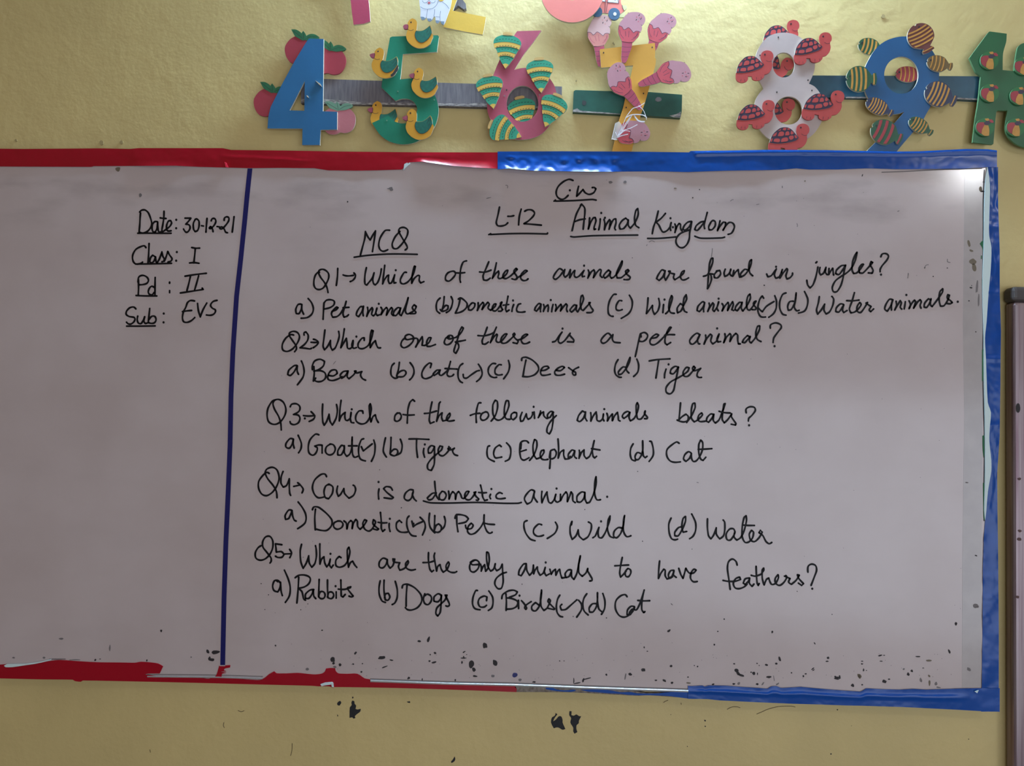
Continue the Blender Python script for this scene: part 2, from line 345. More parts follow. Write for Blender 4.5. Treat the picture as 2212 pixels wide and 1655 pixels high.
is: 1168,245 1200,235 1240,180 1272,138 1240,190 1232,240 1255,258 1300,230 1360,150 1355,170 1400,225 1395,245 1330,242;1277,100
a: 1800,175 1770,150 1730,175 1692,230 1712,258 1750,245 1800,190 1822,165 1815,210 1835,245 1900,253
(tick): 200,478 170,500 148,560 150,630 170,670 195,685;203,595 210,630 240,635 290,600 350,560 378,553;367,485 395,530 408,590 385,640 348,672
(c): 555,480 520,478 480,520 475,575 500,615 540,630 565,625;615,492 590,490 550,535 550,585 580,602 625,597;692,445 705,500 690,570 640,643
Deer: 835,445 840,418 880,410 950,440 1010,500 1018,545 980,595 910,620 845,617;882,440 865,520 850,612;1048,555 1090,548 1130,525 1115,508 1070,515 1040,560 1050,600 1090,605 1145,593;1210,550 1255,555 1298,520 1275,508 1225,530 1192,570 1205,600 1250,605 1300,592;1342,522 1380,550 1418,575 1420,598 1400,603 1385,580 1400,545 1452,517
(d): 1878,435 1852,480 1840,550 1855,600 1890,625 1912,626;1965,520 1930,515 1880,570 1885,597 1915,590 1965,530 2005,450 2008,412 1985,460 1965,535 1975,560 1995,580;2080,430 2100,490 2090,570 2045,618
@ 1280 690 5.0045
pet: 518,155 495,250 478,330 462,402;525,190 520,155 560,142 595,170 580,215 540,240 505,235;640,205 690,195 715,170 690,160 645,190 620,235 630,268 665,275 710,250 780,180;780,180 830,120 850,88 835,85 810,130 785,200 785,255 805,275 845,250;780,172 830,165 888,166
animal: 1160,168 1130,150 1085,180 1050,230 1060,262 1085,268 1130,230 1162,165 1135,220 1145,262 1160,265;1222,170 1225,210 1205,268 1240,200 1275,160 1290,175 1278,235 1300,265 1340,235 1368,158 1345,210 1355,245 1385,240;1347,98;1430,155 1435,190 1418,252 1450,190 1485,155 1497,170 1485,240 1520,180 1550,152 1568,170 1570,230 1578,265 1598,265;1700,190 1675,175 1635,215 1620,248 1645,252 1680,215 1705,185 1695,235 1715,255 1760,200 1805,110 1808,72 1785,75 1765,150 1780,215 1822,240
?: 1922,95 1925,60 1980,38 2035,60 2040,90 2010,130 1960,200 1952,250;1968,290
Tiger: 612,450 700,435 838,427;715,440 700,540 685,635;795,538 780,590 778,632;822,487;930,520 895,508 850,540 840,580 870,590 905,555 928,515 915,590 895,680 875,770 840,805 800,790 795,740 840,680 920,635 980,600 1030,560 1045,525 1015,520 980,570 990,612 1030,615 1075,570 1110,525 1095,508 1080,530 1100,555 1170,530 1140,565 1130,610 1150,628 1178,627
@ 560 850 5.0045
Q3: 175,70 140,85 95,160 85,240 105,310 165,335 225,310 275,240 288,170 260,95 210,65 165,75 148,110 165,170 210,250 232,320 238,395;335,145 350,118 400,112 437,140 435,185 400,215 370,228 420,235 440,265 425,315 375,338 340,325 333,305;478,240 530,245 600,240;560,197 600,245 585,280 540,303;493,270
Which: 686,115 682,220 688,310 702,345 730,300 755,225 765,300 790,342 830,270 845,180 835,120;885,75 872,180 866,298 890,240 930,205 925,250 935,288 955,292 985,265 993,205 985,265 995,312 1022,318;1000,172;1122,215 1118,190 1080,190 1045,240 1050,300 1100,330 1150,320 1190,270 1212,170 1200,112 1190,130 1195,230 1208,308 1230,250 1255,232 1268,280 1288,315
of: 1495,210 1468,240 1465,290 1490,302 1525,280 1535,240 1515,212 1500,215;1680,85 1660,67 1630,95 1608,170 1600,322;1555,228 1610,235 1675,232
the: 1868,92 1850,180 1838,290 1850,325 1890,308;1785,217 1840,212 1918,190;1958,92 1945,110 1935,200 1918,302 1945,240 1978,210 1972,260 1985,298 2030,285 2065,235 2060,215 2035,240 2025,285 2050,300 2108,292
a): 370,495 335,488 290,540 290,580 325,592 355,550 370,495 368,550 378,592;420,452 455,540 450,600 425,642
Goat: 645,448 610,440 550,500 530,580 540,645 580,668 615,640 628,590 600,570 640,558 680,560 680,645;770,548 725,580 718,635 755,665 800,650 822,600 800,555 765,548;915,570 890,562 850,620 850,665 885,665 920,600 920,565 920,640 945,680 975,660 1000,600 1005,472 1003,560 1010,660 1030,690 1065,680;965,567 1058,567
(tick): 1130,490 1105,500 1078,570 1075,650 1095,710 1148,730;1103,575 1125,622 1165,590 1222,545;1238,505 1252,560 1245,660 1212,735
(b): 1365,480 1350,550 1342,630 1375,688;1425,475 1422,570 1415,655;1420,640 1455,605 1490,610 1495,650 1460,675 1420,660;1525,495 1545,560 1530,640 1480,668
Tiger: 1618,493 1710,492 1835,498;1702,490 1700,590 1712,692;1780,595 1775,640 1788,690;1790,552;1893,575 1860,565 1828,600 1830,645 1860,640 1890,590 1895,575 1895,680 1890,770 1860,832 1825,820 1820,770 1860,710 1920,655 1970,610 1982,575 1955,568 1935,610 1945,660 1985,675 2030,640 2065,590 2050,575 2040,600 2070,610 2110,592 2090,620 2110,660 2145,672
@ 930 850 5.0045
following: 545,102 520,105 500,170 492,240 496,315;430,238 480,220 535,215;595,200 555,220 540,265 560,290 600,280 628,240 615,205 590,200;655,300 700,240 725,150 720,85 700,75 675,120 675,220 700,275 735,290 780,270 820,210 848,130 842,80 820,80 800,150 800,235 820,275 860,280;905,205 875,225 872,270 895,285 930,250 930,210 905,205;990,205 970,260 975,302 1000,295 1035,220 1040,255 1055,280 1085,262 1105,220 1102,205;1120,200 1125,270;1115,145;1190,190 1180,230 1165,262 1195,215 1222,200 1225,240 1255,270 1275,265;1330,205 1300,195 1265,230 1265,260 1290,260 1325,200 1325,290 1310,390 1285,438 1260,420 1262,370 1300,300 1360,240
Elephant: 1060,535 1040,515 1000,515 970,540 965,640 980,705 1010,722 1065,695;980,540 975,600;972,630 1035,610;1070,725 1120,660 1150,570 1145,510 1125,500 1108,560 1115,660 1145,708 1190,690 1225,640 1225,612 1200,620 1185,670 1205,710 1240,718 1270,712;1297,635 1295,720 1288,812;1285,690 1300,620 1340,605 1360,640 1345,690 1310,708 1285,695;1378,492 1385,600 1380,700 1405,635 1440,612 1440,670 1455,710 1500,705 1510,680;1555,620 1530,612 1490,660 1490,700 1525,690 1560,620 1555,680 1578,702;1608,615 1612,650 1605,702 1630,640 1660,610 1660,670 1685,705 1720,680 1755,590;1770,510 1750,610 1758,680 1775,698 1795,680;1740,597 1832,612
(c): 640,567 620,575 610,640 625,700 690,736;765,575 745,558 700,590 682,650 700,695 735,695 770,688;822,535 860,580 868,640 850,710 808,733
@ 1220 850 5.0045
animals: 220,205 190,190 150,240 135,290 160,305 200,270 225,200 220,260 240,297;280,208 285,250 282,300 310,240 340,200 345,240 350,290 380,300 410,270 418,222 412,270 425,298;427,170;455,215 465,250 460,298 490,250 515,222 515,296 540,240 570,205 578,250 582,290 598,298;700,205 680,195 640,215 622,250 640,270 680,240 705,205 695,260 710,297 750,270 785,200 797,130 785,100 772,130 775,220 790,275 825,275 865,220 870,190 860,215 895,260 890,272 862,273
bleats: 1252,102 1245,180 1235,285;1235,285 1270,250 1310,225 1335,250 1330,290 1290,308 1240,300 1215,288;1318,315 1370,240 1410,150 1405,105 1385,110 1368,180 1370,270 1400,308 1440,285 1490,230 1480,212 1450,235 1440,285 1465,305 1520,300;1610,230 1580,222 1540,260 1530,300 1555,312 1590,270 1612,225 1605,290 1628,320 1665,290 1700,210 1735,110 1722,115 1710,190 1702,280 1725,318 1765,280 1805,220 1800,250 1850,325 1845,342 1800,333;1668,193 1720,207 1790,212
?: 1962,210 1960,170 2000,145 2050,152 2060,185 2020,240 1990,268 1985,298;1993,345
(d): 740,545 715,590 708,660 725,715 760,728 770,720;820,650 785,640 760,680 765,715 795,715 830,665 845,600 842,512 842,600 850,675 870,695 890,680;918,517 935,520 955,590 955,670 912,735
Cat: 1237,540 1210,525 1160,555 1105,610 1105,680 1140,730 1190,745 1250,740;1365,645 1340,630 1300,660 1285,710 1310,735 1350,700 1370,650 1370,700 1390,735 1420,730 1460,680 1490,600 1490,530 1470,505 1450,550 1450,650 1470,710 1495,725 1525,690;1443,605 1520,602 1590,597
@ 540 1000 5.0045
Q4: 208,115 185,103 150,125 95,200 95,280 130,340 180,355 240,320 290,250 315,160 290,75 240,48 180,70 165,110 190,170 250,245 285,310 292,378;358,93 338,150 335,220 360,262 395,245 425,172 425,260 430,330 440,352;473,255 540,240;515,215 540,235 575,285 562,325
Cow: 828,150 810,122 770,125 700,185 675,270 700,345 740,378 798,370;855,230 820,250 800,310 815,375 850,388 890,330 895,260 860,235 845,238;948,252 938,310 955,362 980,340 1015,278 1022,330 1070,382 1120,350 1142,290 1130,250 1115,242
is: 1395,282 1388,330 1392,392;1390,207;1540,295 1520,265 1470,258 1445,280 1480,320 1550,375 1535,388 1450,378
a: 1765,295 1730,290 1680,330 1670,385 1710,408 1745,380 1765,310 1755,340 1775,390 1798,412
a): 455,515 420,510 380,570 385,612 420,600 455,515 460,570 480,620 500,630;520,423 570,490 605,570 595,650 515,712
Domestic: 675,508 690,478 740,480 830,550 885,620 880,680 830,730 770,730 708,715;708,500 700,600 706,725;950,630 910,650 905,690 940,718 990,700 1005,660 980,632 945,630;1015,628 1040,650 1048,715 1065,650 1090,625 1108,640 1105,712 1120,650 1145,612 1160,630 1165,690 1190,718 1230,680 1262,625 1240,615 1220,655 1240,715 1285,738 1320,715 1358,640 1335,615 1330,660 1390,715 1375,725 1335,715;1410,535 1420,640 1420,710 1435,742 1458,722;1385,643 1430,650 1480,648;1505,655 1505,700 1515,742;1512,605;1640,645 1615,622 1585,650 1585,710 1620,745 1670,752 1705,748
(tick): 1720,575 1700,600 1695,670 1715,740 1750,785 1795,793;1750,630 1765,692 1800,665 1868,635;1770,655 1765,690;1838,588 1885,640 1895,700 1865,780
(b): 1942,545 1935,620 1950,700 1998,758;1998,570 1995,670 1992,742;1992,740 2010,680 2040,660 2068,690 2060,735 2030,752 1992,742;2100,580 2112,630 2100,690 2068,725
@ 890 1020 5.0045
domestic: 245,100 252,180 265,260 292,298;260,225 220,230 165,280 180,300 220,290 262,225;325,208 295,250 305,295 345,298 370,250 350,215 325,208;395,205 400,250 400,292 420,240 440,212 465,235 470,295 485,230 505,210 525,240 540,280 560,285 600,240 615,210 590,210 570,250 580,290 620,300 655,270 690,215 670,220 690,260 722,290 710,305 695,302;740,140 755,200 765,270 785,308 815,300;720,220 770,225 805,222;850,240 840,265 850,288;858,183;975,232 945,222 910,250 915,280 950,290 1008,282;123,312 200,332 400,335 700,328 1000,338 1150,337 1182,328
animal.: 1325,205 1290,192 1245,230 1215,290 1245,345 1290,320 1325,210 1320,270 1355,325;1405,208 1400,260 1405,332 1430,270 1460,215 1465,270 1480,325 1505,335 1535,300 1555,240 1545,300 1570,325 1600,310;1563,178;1605,240 1605,310 1635,250 1665,215 1680,240 1680,320 1705,260 1720,215 1735,235 1740,310 1765,330;1865,220 1835,215 1785,260 1785,320 1820,325 1860,280 1870,220 1870,290 1890,335 1920,325 1965,230 1992,110 1990,50 1975,120 1975,240 2000,300 2038,298;2110,267
Pet: 483,458 485,560 497,645;465,500 475,465 520,460 580,475 610,505 580,540 505,557;578,575 590,610 640,610 660,575 640,553 610,585 600,640 630,672 680,660 740,600 780,530;780,462 780,560 810,640 840,662 867,650;770,548 820,562 892,567
(c): 1245,525 1215,540 1210,590 1230,660 1280,725 1330,742;1402,570 1370,562 1320,610 1315,660 1350,692 1395,692 1422,682;1550,542 1572,590 1545,660 1462,718
@ 1260 1020 5.0045
Wild: -128,570 -122,533 -142,590 -140,670 -120,728 -80,690 -55,625 -45,690 0,732 50,700 85,620 85,560 55,540;103,710 130,690 170,598 160,660 170,705 200,710 240,650 285,520 290,475 270,520 262,620 290,695 330,710;192,533;415,605 380,600 335,640 330,695 360,710 400,670 430,590 447,470 435,530 435,640 470,698 515,688
(d): 950,497 925,560 930,660 955,720 990,733 1020,725;1060,592 1030,600 990,650 990,688 1025,690 1070,620 1105,530 1105,480 1080,500 1065,590 1080,650 1118,642;1172,453 1215,550 1212,640 1185,695 1150,720
Water: 1343,505 1342,600 1355,690 1380,722 1410,680 1438,603 1438,670 1475,722 1515,690 1530,620 1528,540 1512,518;1640,648 1625,615 1585,615 1545,670 1555,730 1590,735 1630,680 1640,650 1630,700 1660,735 1700,710 1740,630 1765,520 1760,472 1740,490 1720,580 1718,700 1750,760 1790,755 1830,710 1840,650 1820,630 1795,670 1810,735 1850,752 1900,710 1935,650 1915,630 1900,655 1940,685 1975,750 2010,775 2038,760;1722,572 1780,577 1850,577
@ 540 1150 5.0045
Q5: 120,145 90,165 58,220 65,280 110,302 160,290 210,245 245,170 245,90 215,45 170,50 138,100 140,160 185,220 228,280 228,315 217,332;345,135 275,125 280,165 285,215 340,210 368,240 345,270 300,272 275,258;378,235 445,232;428,185 450,225 430,275
Which: 558,130 543,200 550,320 575,390 610,330 635,255 640,330 668,378 700,340 718,260 715,180 708,145;755,125 755,240 757,345 775,290 800,265 808,330 830,375 860,330 868,290 858,350 880,385 900,355;870,233;985,275 965,262 930,300 930,360 965,378 1020,360 1060,300 1080,210 1070,162 1052,190 1055,290 1065,378 1085,330 1110,312 1130,350 1155,380
are: 1480,295 1440,280 1400,320 1400,375 1435,385 1470,350 1485,295 1490,350 1515,388 1545,360 1565,290 1545,288 1555,320 1620,330 1605,370 1620,410 1670,390 1712,330 1708,308 1685,335 1690,385 1740,410 1788,402
the: 1930,220 1930,310 1945,400 1965,428 1985,412;1870,328 1940,325 1990,310;1998,225 1990,260 2005,350 2018,420 2030,370 2055,350 2068,400 2090,432 2130,400 2155,340 2145,322 2120,360 2130,405 2170,432 2215,435 2235,425
a): 325,545 300,520 265,525 245,580 260,630 300,645 325,600 330,540 335,630 350,685;285,520 300,535;372,410 415,510 435,600 425,690 382,758
Rabbits: 488,492 530,465 600,465 650,495 640,550 590,590 520,607;527,485 520,620 507,765;520,607 560,640 580,720 600,735;690,620 650,625 600,670 600,715 635,715 670,670 685,620 690,690 712,718;748,510 745,600 742,695;742,700 760,645 795,645 812,680 795,715 760,715 742,690;838,515 838,600 842,700;838,700 855,650 890,650 905,685 880,718 840,705;932,645 932,712;925,583;982,515 985,620 988,690 1005,700 1030,672;955,615 1020,618 1085,600;1090,590 1055,600 1060,620 1115,690 1100,700 1070,690
(b): 1408,525 1395,600 1400,680 1430,745 1465,758;1450,518 1448,620 1462,728;1455,710 1465,668 1495,660 1512,700 1490,735 1460,728;1570,530 1592,620 1590,710 1565,765 1537,782
Dogs: 1645,602 1655,570 1700,562 1780,600 1850,680 1855,750 1810,815 1740,842 1700,835 1680,815;1698,570 1690,680 1688,800;1890,665 1890,670 1875,720 1890,770 1925,782 1960,740 1955,690 1915,670 1895,685;2065,680 2035,665 1990,700 1990,745 2030,752 2060,720 2070,680 2065,790 2055,870 2030,905 2010,880 2020,820 2070,770 2110,730 2130,680 2110,680 2150,760 2155,790 2130,802 2118,795
@ 980 1170 5.0045
only: 225,203 190,225 172,270 185,320 220,330 265,290 275,230 250,203 210,205 180,225 200,250 250,250 290,245 300,280 298,320 315,275 335,250 340,290 345,322 370,290 385,200 375,120 358,115 355,180 370,270 400,320 430,300 450,240 445,280 465,315 500,295 525,245 530,330 535,440 515,505 480,510 445,460 460,400 520,350 570,333
animals: 785,240 755,245 710,310 702,360 730,370 765,310 785,240 790,310 820,365 850,330 862,255 865,350 880,310 905,275 910,320 935,365 970,340 990,280 980,330 1000,370 1035,350;995,227;1040,300 1055,355 1075,320 1100,300 1105,365 1125,320 1145,300 1155,350 1170,395 1200,390;1265,305 1235,310 1205,350 1215,390 1250,375 1275,310 1275,380 1300,410 1330,350 1355,230 1370,155 1350,260 1355,340 1390,375 1430,340 1450,292 1450,320 1495,400 1495,420 1470,427
to: 1823,172 1805,260 1795,340 1805,385 1840,350 1865,320;1742,263 1820,258 1892,254;1880,295 1855,330 1862,375 1890,380 1915,340 1910,305 1885,292
(c): 258,530 240,530 210,600 205,680 230,725 285,738;355,640 360,600 330,590 280,615 265,660 285,705 330,708 355,690;380,535 420,600 425,670 410,720 375,745
Birds: 520,618 530,575 590,535 650,527 688,545 670,575 600,605;565,565 570,650 567,745;575,610 640,620 690,650 685,695 640,725 570,732;700,635 702,725;712,585;733,640 760,670 790,720 780,733 768,720 780,690 838,650;925,690 885,660 845,700 850,740 885,750 925,700 945,610 950,525 940,610 945,700 975,745 1010,720 1045,640 1030,620 1020,650 1090,725 1085,735 1020,722
(tick): 1148,580 1125,620 1110,700 1120,770 1150,808 1178,815;1170,680 1152,700 1165,740 1210,735 1270,685 1332,630;1350,635 1382,680 1380,740 1330,818
(d): 1440,565 1410,610 1395,680 1410,750 1455,795;1540,672 1500,675 1465,720 1470,762 1505,762 1545,700 1555,620 1555,553 1555,640 1570,730 1600,758;1612,562 1635,640 1630,730 1597,788
Cat: 1875,597 1855,575 1810,585 1755,640 1750,730 1790,800 1840,818 1890,800 1940,750;1955,705 1920,700 1880,740 1875,790 1910,790 1955,710 1950,735 1975,740 2010,680 2060,525;2060,525 2035,640 2035,740 2055,768 2068,758;1990,637 2050,642 2120,640;1900,770 1925,735;1895,785 1935,730
@ 1380 1180 5.0045
have: 225,160 215,260 212,350 240,290 270,250 285,260 285,320 305,355 340,345;380,262 345,265 320,310 325,345 355,330 380,268 375,310 405,338;345,345 365,330;432,240 455,310 477,348 495,290 508,240 545,290 590,290 620,260 595,250 565,290 560,350 590,385 632,382
feathers: 1063,205 1050,165 1010,140 970,170 958,240 975,370 988,468;910,370 960,380 1040,380 1100,360 1090,335 1050,350 1022,400 1040,450 1085,460 1140,440 1170,410;1190,345 1150,355 1130,400 1150,415 1185,380 1198,345 1195,400 1225,435 1245,410;1268,218 1272,320 1280,400 1292,425 1302,405;1215,315 1260,325 1320,305;1320,305 1350,260 1350,238 1335,260 1335,350 1355,420 1380,360 1405,345 1420,390 1440,415 1480,400 1510,340 1505,310 1475,350 1480,400 1520,425 1570,390 1600,335 1590,318 1575,325 1635,350 1620,390 1650,412 1700,370 1735,315 1715,310 1730,350 1780,405 1760,425 1725,400
?: 1828,282 1830,220 1865,195 1910,210 1922,260 1895,340 1862,425;1875,460
"""

# ------------------------------------------------------------------ setting
D_BAT, D_BACK, D_DIG, D_FRONT = 0.011, (0.0115, 0.0150), (0.0155, 0.0205), (0.0210, 0.0245)
D_PANEL = 0.026
D_BOARD, D_TAPE = 0.033, 0.0345
M_WALL = mat('cream_wall_paint', (212, 190, 130), 0.55, mottle=0.10, mscale=3.5, bump=0.0007, bscale=75, detail=6)
nt = M_WALL.node_tree        # roller texture: a second, patchy and coarser relief
bs = nt.nodes['Principled BSDF']
g = nt.nodes.new('ShaderNodeNewGeometry')
n1 = nt.nodes.new('ShaderNodeTexNoise'); n1.inputs['Scale'].default_value = 22; n1.inputs['Detail'].default_value = 8
n2 = nt.nodes.new('ShaderNodeTexNoise'); n2.inputs['Scale'].default_value = 2.3
mu = nt.nodes.new('ShaderNodeMath'); mu.operation = 'MULTIPLY'
b2 = nt.nodes.new('ShaderNodeBump'); b2.inputs['Distance'].default_value = 0.007; b2.inputs['Strength'].default_value = 0.6
nt.links.new(g.outputs['Position'], n1.inputs['Vector']); nt.links.new(g.outputs['Position'], n2.inputs['Vector'])
nt.links.new(n1.outputs[0], mu.inputs[0]); nt.links.new(n2.outputs[0], mu.inputs[1]); nt.links.new(mu.outputs[0], b2.inputs['Height'])
ob = [n for n in nt.nodes if n.type == 'BUMP' and n is not b2][0]
nt.links.new(ob.outputs[0], b2.inputs['Normal']); nt.links.new(b2.outputs[0], bs.inputs['Normal'])
wall = tag(box('wall_front', -3.2, 3.6, 0.0, 0.15, 0.0, 3.3, M_WALL), kind='structure')
M_FLOOR = mat('terrazzo_floor', (150, 140, 128), 0.45, mottle=0.25, mscale=60)
tag(box('floor', -3.2, 3.6, -5.0, 0.15, -0.1, 0.0, M_FLOOR), kind='structure')
M_CEIL = mat('white_ceiling', (225, 222, 212), 0.8, mottle=0.03)
tag(box('ceiling', -3.2, 3.6, -5.0, 0.15, 3.3, 3.4, M_CEIL), kind='structure')

M_BLACK = mat('black_residue', (30, 30, 34), 0.7, mottle=0.4, mscale=300)
M_SCRATCH = mat('brown_scratch', (92, 74, 50), 0.8)
c = crop(700, 1480, 3.687)
for s in ('225,125 240,130 243,150 255,165 250,190 265,196 292,190 288,212 262,232 245,250 250,262 235,268 225,258 203,262 205,180 220,160 218,140',
          '1845,222 1858,235 1835,265 1825,290 1848,275 1870,250 1890,252 1900,280 1900,300 1922,350 1900,357 1870,340 1852,338 1830,345 1808,300 1815,260 1838,245',
          '1955,208 1972,210 1970,240 1990,245 2010,235 2030,248 2048,250 2030,285 2028,305 2012,320 2010,350 2018,375 1995,388 1985,370 1985,340 1962,300 1968,265 1953,240',
          '228,92 234,98 232,106 226,108 223,100', '112,135 128,127 137,140 130,155 122,165 108,160 104,150', '658,134 684,130 686,142 672,142',
          '103,236 108,238 113,250 107,250', '1040,570 1045,590 1038,608 1015,622 1012,610 1025,595'):
    slab('paint_chip', c(s), 0.0, 0.0006, M_BLACK, wall, back=False, n=3, thr=70)
c = crop(1300, 1360, 3.95)
ribbons('scratch', [c('1070,682 1100,666 1130,660 1160,662 1180,668'), c('1322,722 1370,702 1420,680 1500,660 1560,655 1620,655 1650,662'), c('528,624 540,614 565,605'), c('676,628 678,640')], 1.1, 0.0005, M_SCRATCH, wall)
c = crop(0, 1450, 2.765)
ribbons('scratch', [c('1422,235 1440,243 1458,236'), c('1338,307 1334,325 1340,338'), c('1745,432 1744,470 1736,505'), c('895,470 898,485')], 1.2, 0.0005, M_SCRATCH, wall)
c = crop(1400, 1480, 2.724)
rnd = random.Random(4)
for x, y, r in ((1115, 146, 1.7), (1077, 406, 1.6), (335, 210, 2.0), (336, 243, 1.6), (1887, 319, 1.2), (1197, 241, .8), (134, 175, .9), (231, 362, 1.2)):
    p = c([(x, y)])[0]
    slab('paint_chip', [(p[0] + r * math.cos(a) * rnd.uniform(.6, 1.2), p[1] + r * math.sin(a) * rnd.uniform(.6, 1.2)) for a in [k * 1.05 for k in range(6)]], 0, 0.0005, M_BLACK, wall, back=False, sm=False)
M_DENT = mat('filled_hole', (170, 150, 104), 0.6)
for x, y, r in ((219, 308, 4.5), (262, 307, 3.5), (34, 303, 2.5), (1908, 35, 4), (1325, 92, 1.5), (1327, 95, 1.4), (1385, 105, 2.0), (1245, 174, 1.6)):
    slab('wall_plug', [(x + r * math.cos(k * .63), y + r * 1.15 * math.sin(k * .63)) for k in range(10)], 0, 0.0022, M_DENT, wall, back=False, sm=False)

# ------------------------------------------------------------------ lamps (both above the picture)
M_WHITEPL = mat('white_plastic', (225, 225, 220), 0.4)
def emis(name, col, e):
    m = bpy.data.materials.new(name); m.use_nodes = True
    b = m.node_tree.nodes['Principled BSDF']
    b.inputs['Base Color'].default_value = (1, 1, 1, 1)
    b.inputs['Emission Color'].default_value = col; b.inputs['Emission Strength'].default_value = e
    return m
lx, lz, ly = 0.16, 2.92, -0.115
lamp = empty('wall_lamp', (lx, -0.0, lz), 'white wall batten lamp with a short glowing tube above the coloured numbers', 'lamp')
cyl('tube', (lx - 0.50, ly, lz), (lx + 0.50, ly, lz), 0.016, emis('lamp_tube_glow', (0.66, 0.97, 1.28, 1), TUBE_POWER), lamp, 12)
box('housing', lx - 0.60, lx + 0.60, -0.03, 0.0, lz - 0.025, lz + 0.025, M_WHITEPL, lamp, 0.004)
box('added_hood', lx - 0.64, lx + 0.64, ly - 0.10, 0.0, lz + 0.045, lz + 0.055, M_WHITEPL, lamp)  # unseen hood, added to keep tube light off the ceiling and sharpen shadows
box('added_hood_lip', lx - 0.64, lx + 0.64, ly - 0.10, ly - 0.095, lz - 0.01, lz + 0.055, M_WHITEPL, lamp)  # front lip of the added light-blocking hood
for s in (-1, 1): box('end_bracket', lx + s * 0.58 - 0.012, lx + s * 0.58 + 0.012, ly - 0.02, -0.028, lz - 0.022, lz + 0.022, M_WHITEPL, lamp, 0.003)
bx, by, bz = 2.27, -2.45, 2.86
bulb = empty('ceiling_bulb', (bx, by, 3.3), 'round white ceiling bulb in a holder to the right of the camera', 'lamp')
cyl('holder', (bx, by, 2.92), (bx, by, 3.3), 0.03, M_WHITEPL, bulb, 16)
vs, fs = [], []
for i in range(9):
    for j in range(16):
        t, p = math.pi * i / 8, 2 * math.pi * j / 16
        vs.append(Vector((bx + .045 * math.sin(t) * math.cos(p), by + .045 * math.sin(t) * math.sin(p), bz + .05 * math.cos(t) + .01)))
for i in range(8):
    for j in range(16): fs.append((i * 16 + j, i * 16 + (j + 1) % 16, (i + 1) * 16 + (j + 1) % 16, (i + 1) * 16 + j))
link('globe', vs, fs, emis('bulb_glow', (0.95, 0.97, 1.0, 1), BULB_POWER), bulb, shade=True)

# ------------------------------------------------------------------ whiteboard
M_BOARD = mat('white_laminate', (195, 180, 179), 0.16, mottle=0.07, mscale=5, detail=4, spec=0.5, c2=(188, 172, 170), bump=0.00012, bscale=9)
def smear(m, z0, z1, col):
    nt = m.node_tree; bs = nt.nodes['Principled BSDF']; L = nt.links.new
    old = bs.inputs['Base Color'].links[0].from_socket
    g = nt.nodes.new('ShaderNodeNewGeometry'); mp = nt.nodes.new('ShaderNodeMapping'); mp.inputs['Scale'].default_value = (3.2, 1, 9)
    n = nt.nodes.new('ShaderNodeTexNoise'); n.inputs['Scale'].default_value = 1.6; n.inputs['Detail'].default_value = 5
    L(g.outputs['Position'], mp.inputs[0]); L(mp.outputs[0], n.inputs['Vector'])
    r = nt.nodes.new('ShaderNodeMapRange'); r.inputs[1].default_value = 0.52; r.inputs[2].default_value = 0.78
    L(n.outputs[0], r.inputs[0])
    sx = nt.nodes.new('ShaderNodeSeparateXYZ'); L(g.outputs['Position'], sx.inputs[0])
    h = nt.nodes.new('ShaderNodeMapRange'); h.inputs[1].default_value = z0; h.inputs[2].default_value = z1
    h.inputs[3].default_value = 0.08; h.inputs[4].default_value = 0.55
    L(sx.outputs[2], h.inputs[0])
    mu = nt.nodes.new('ShaderNodeMath'); mu.operation = 'MULTIPLY'; L(r.outputs[0], mu.inputs[0]); L(h.outputs[0], mu.inputs[1])
    mx = nt.nodes.new('ShaderNodeMix'); mx.data_type = 'RGBA'
    L(mu.outputs[0], mx.inputs[0]); L(old, mx.inputs[6]); mx.inputs[7].default_value = srgb(col); L(mx.outputs[2], bs.inputs['Base Color'])
smear(M_BOARD, 1.84, 1.98, (140, 128, 124))      # half-wiped marker dust along the top of the board
M_CORE = mat('board_edge', (150, 140, 125), 0.7)
M_STRIP = mat('dulled_laminate', (178, 168, 166), 0.16, mottle=0.08, mscale=25)
M_RED = mat('red_plastic_tape', (158, 4, 30), 0.25, bump=0.0007, bscale=24, detail=2, spec=0.4)
M_BLUE = mat('blue_plastic_tape', (0, 68, 152), 0.24, bump=0.0006, bscale=22, detail=2, spec=0.35)
M_NAVY = mat('navy_tape', (14, 18, 92), 0.3)
M_MARK = mat('marker_ink', (10, 7, 10), 0.5, spec=0.2)
M_CHIP = mat('dark_chip', (38, 32, 34), 0.7)
M_CHIPG = mat('grey_scuff', (112, 104, 104), 0.6)
M_CHIPB = mat('brown_scuff', (112, 100, 84), 0.7)
M_ALU = mat('bright_aluminium', (210, 214, 216), 0.25, metal=0.7, bump=0.0003, bscale=90)
M_PAPER = mat('white_torn_edging', (205, 222, 222), 0.5)
M_GLUE = mat('old_glue_residue', (140, 130, 122), 0.8, mottle=0.5, mscale=120, c2=(100, 88, 78))
M_GREENP = mat('green_paint_trace', (16, 92, 50), 0.6)
M_DARKGAP = mat('dark_gap', (48, 48, 50), 0.8)

bw = W(1100, 900, D_BOARD)
board = empty('whiteboard', (bw.x, 0, bw.z), 'large whiteboard edged with red and blue tape and covered in black handwriting', 'whiteboard')
slab('board_panel', [(-190, 343), (2136, 345), (2132, 1503), (700, 1474), (-190, 1446)], D_PANEL, D_BOARD, (M_BOARD, M_CORE), board, sm=False)
slab('edge_strip', P('2084,372 2124,370 2124,700 2121,1100 2119,1484 2078,1486 2079,1200 2083,900 2080,700'), D_BOARD, D_BOARD + 0.0003, M_STRIP, board, sm=False, back=False)
for X in (-1.2, -0.3, 0.7):
    for Z in (1.05, 1.95): box('mounting_block', X - .03, X + .03, -D_PANEL - 0.0005, 0.0, Z - .03, Z + .03, M_CORE, board)

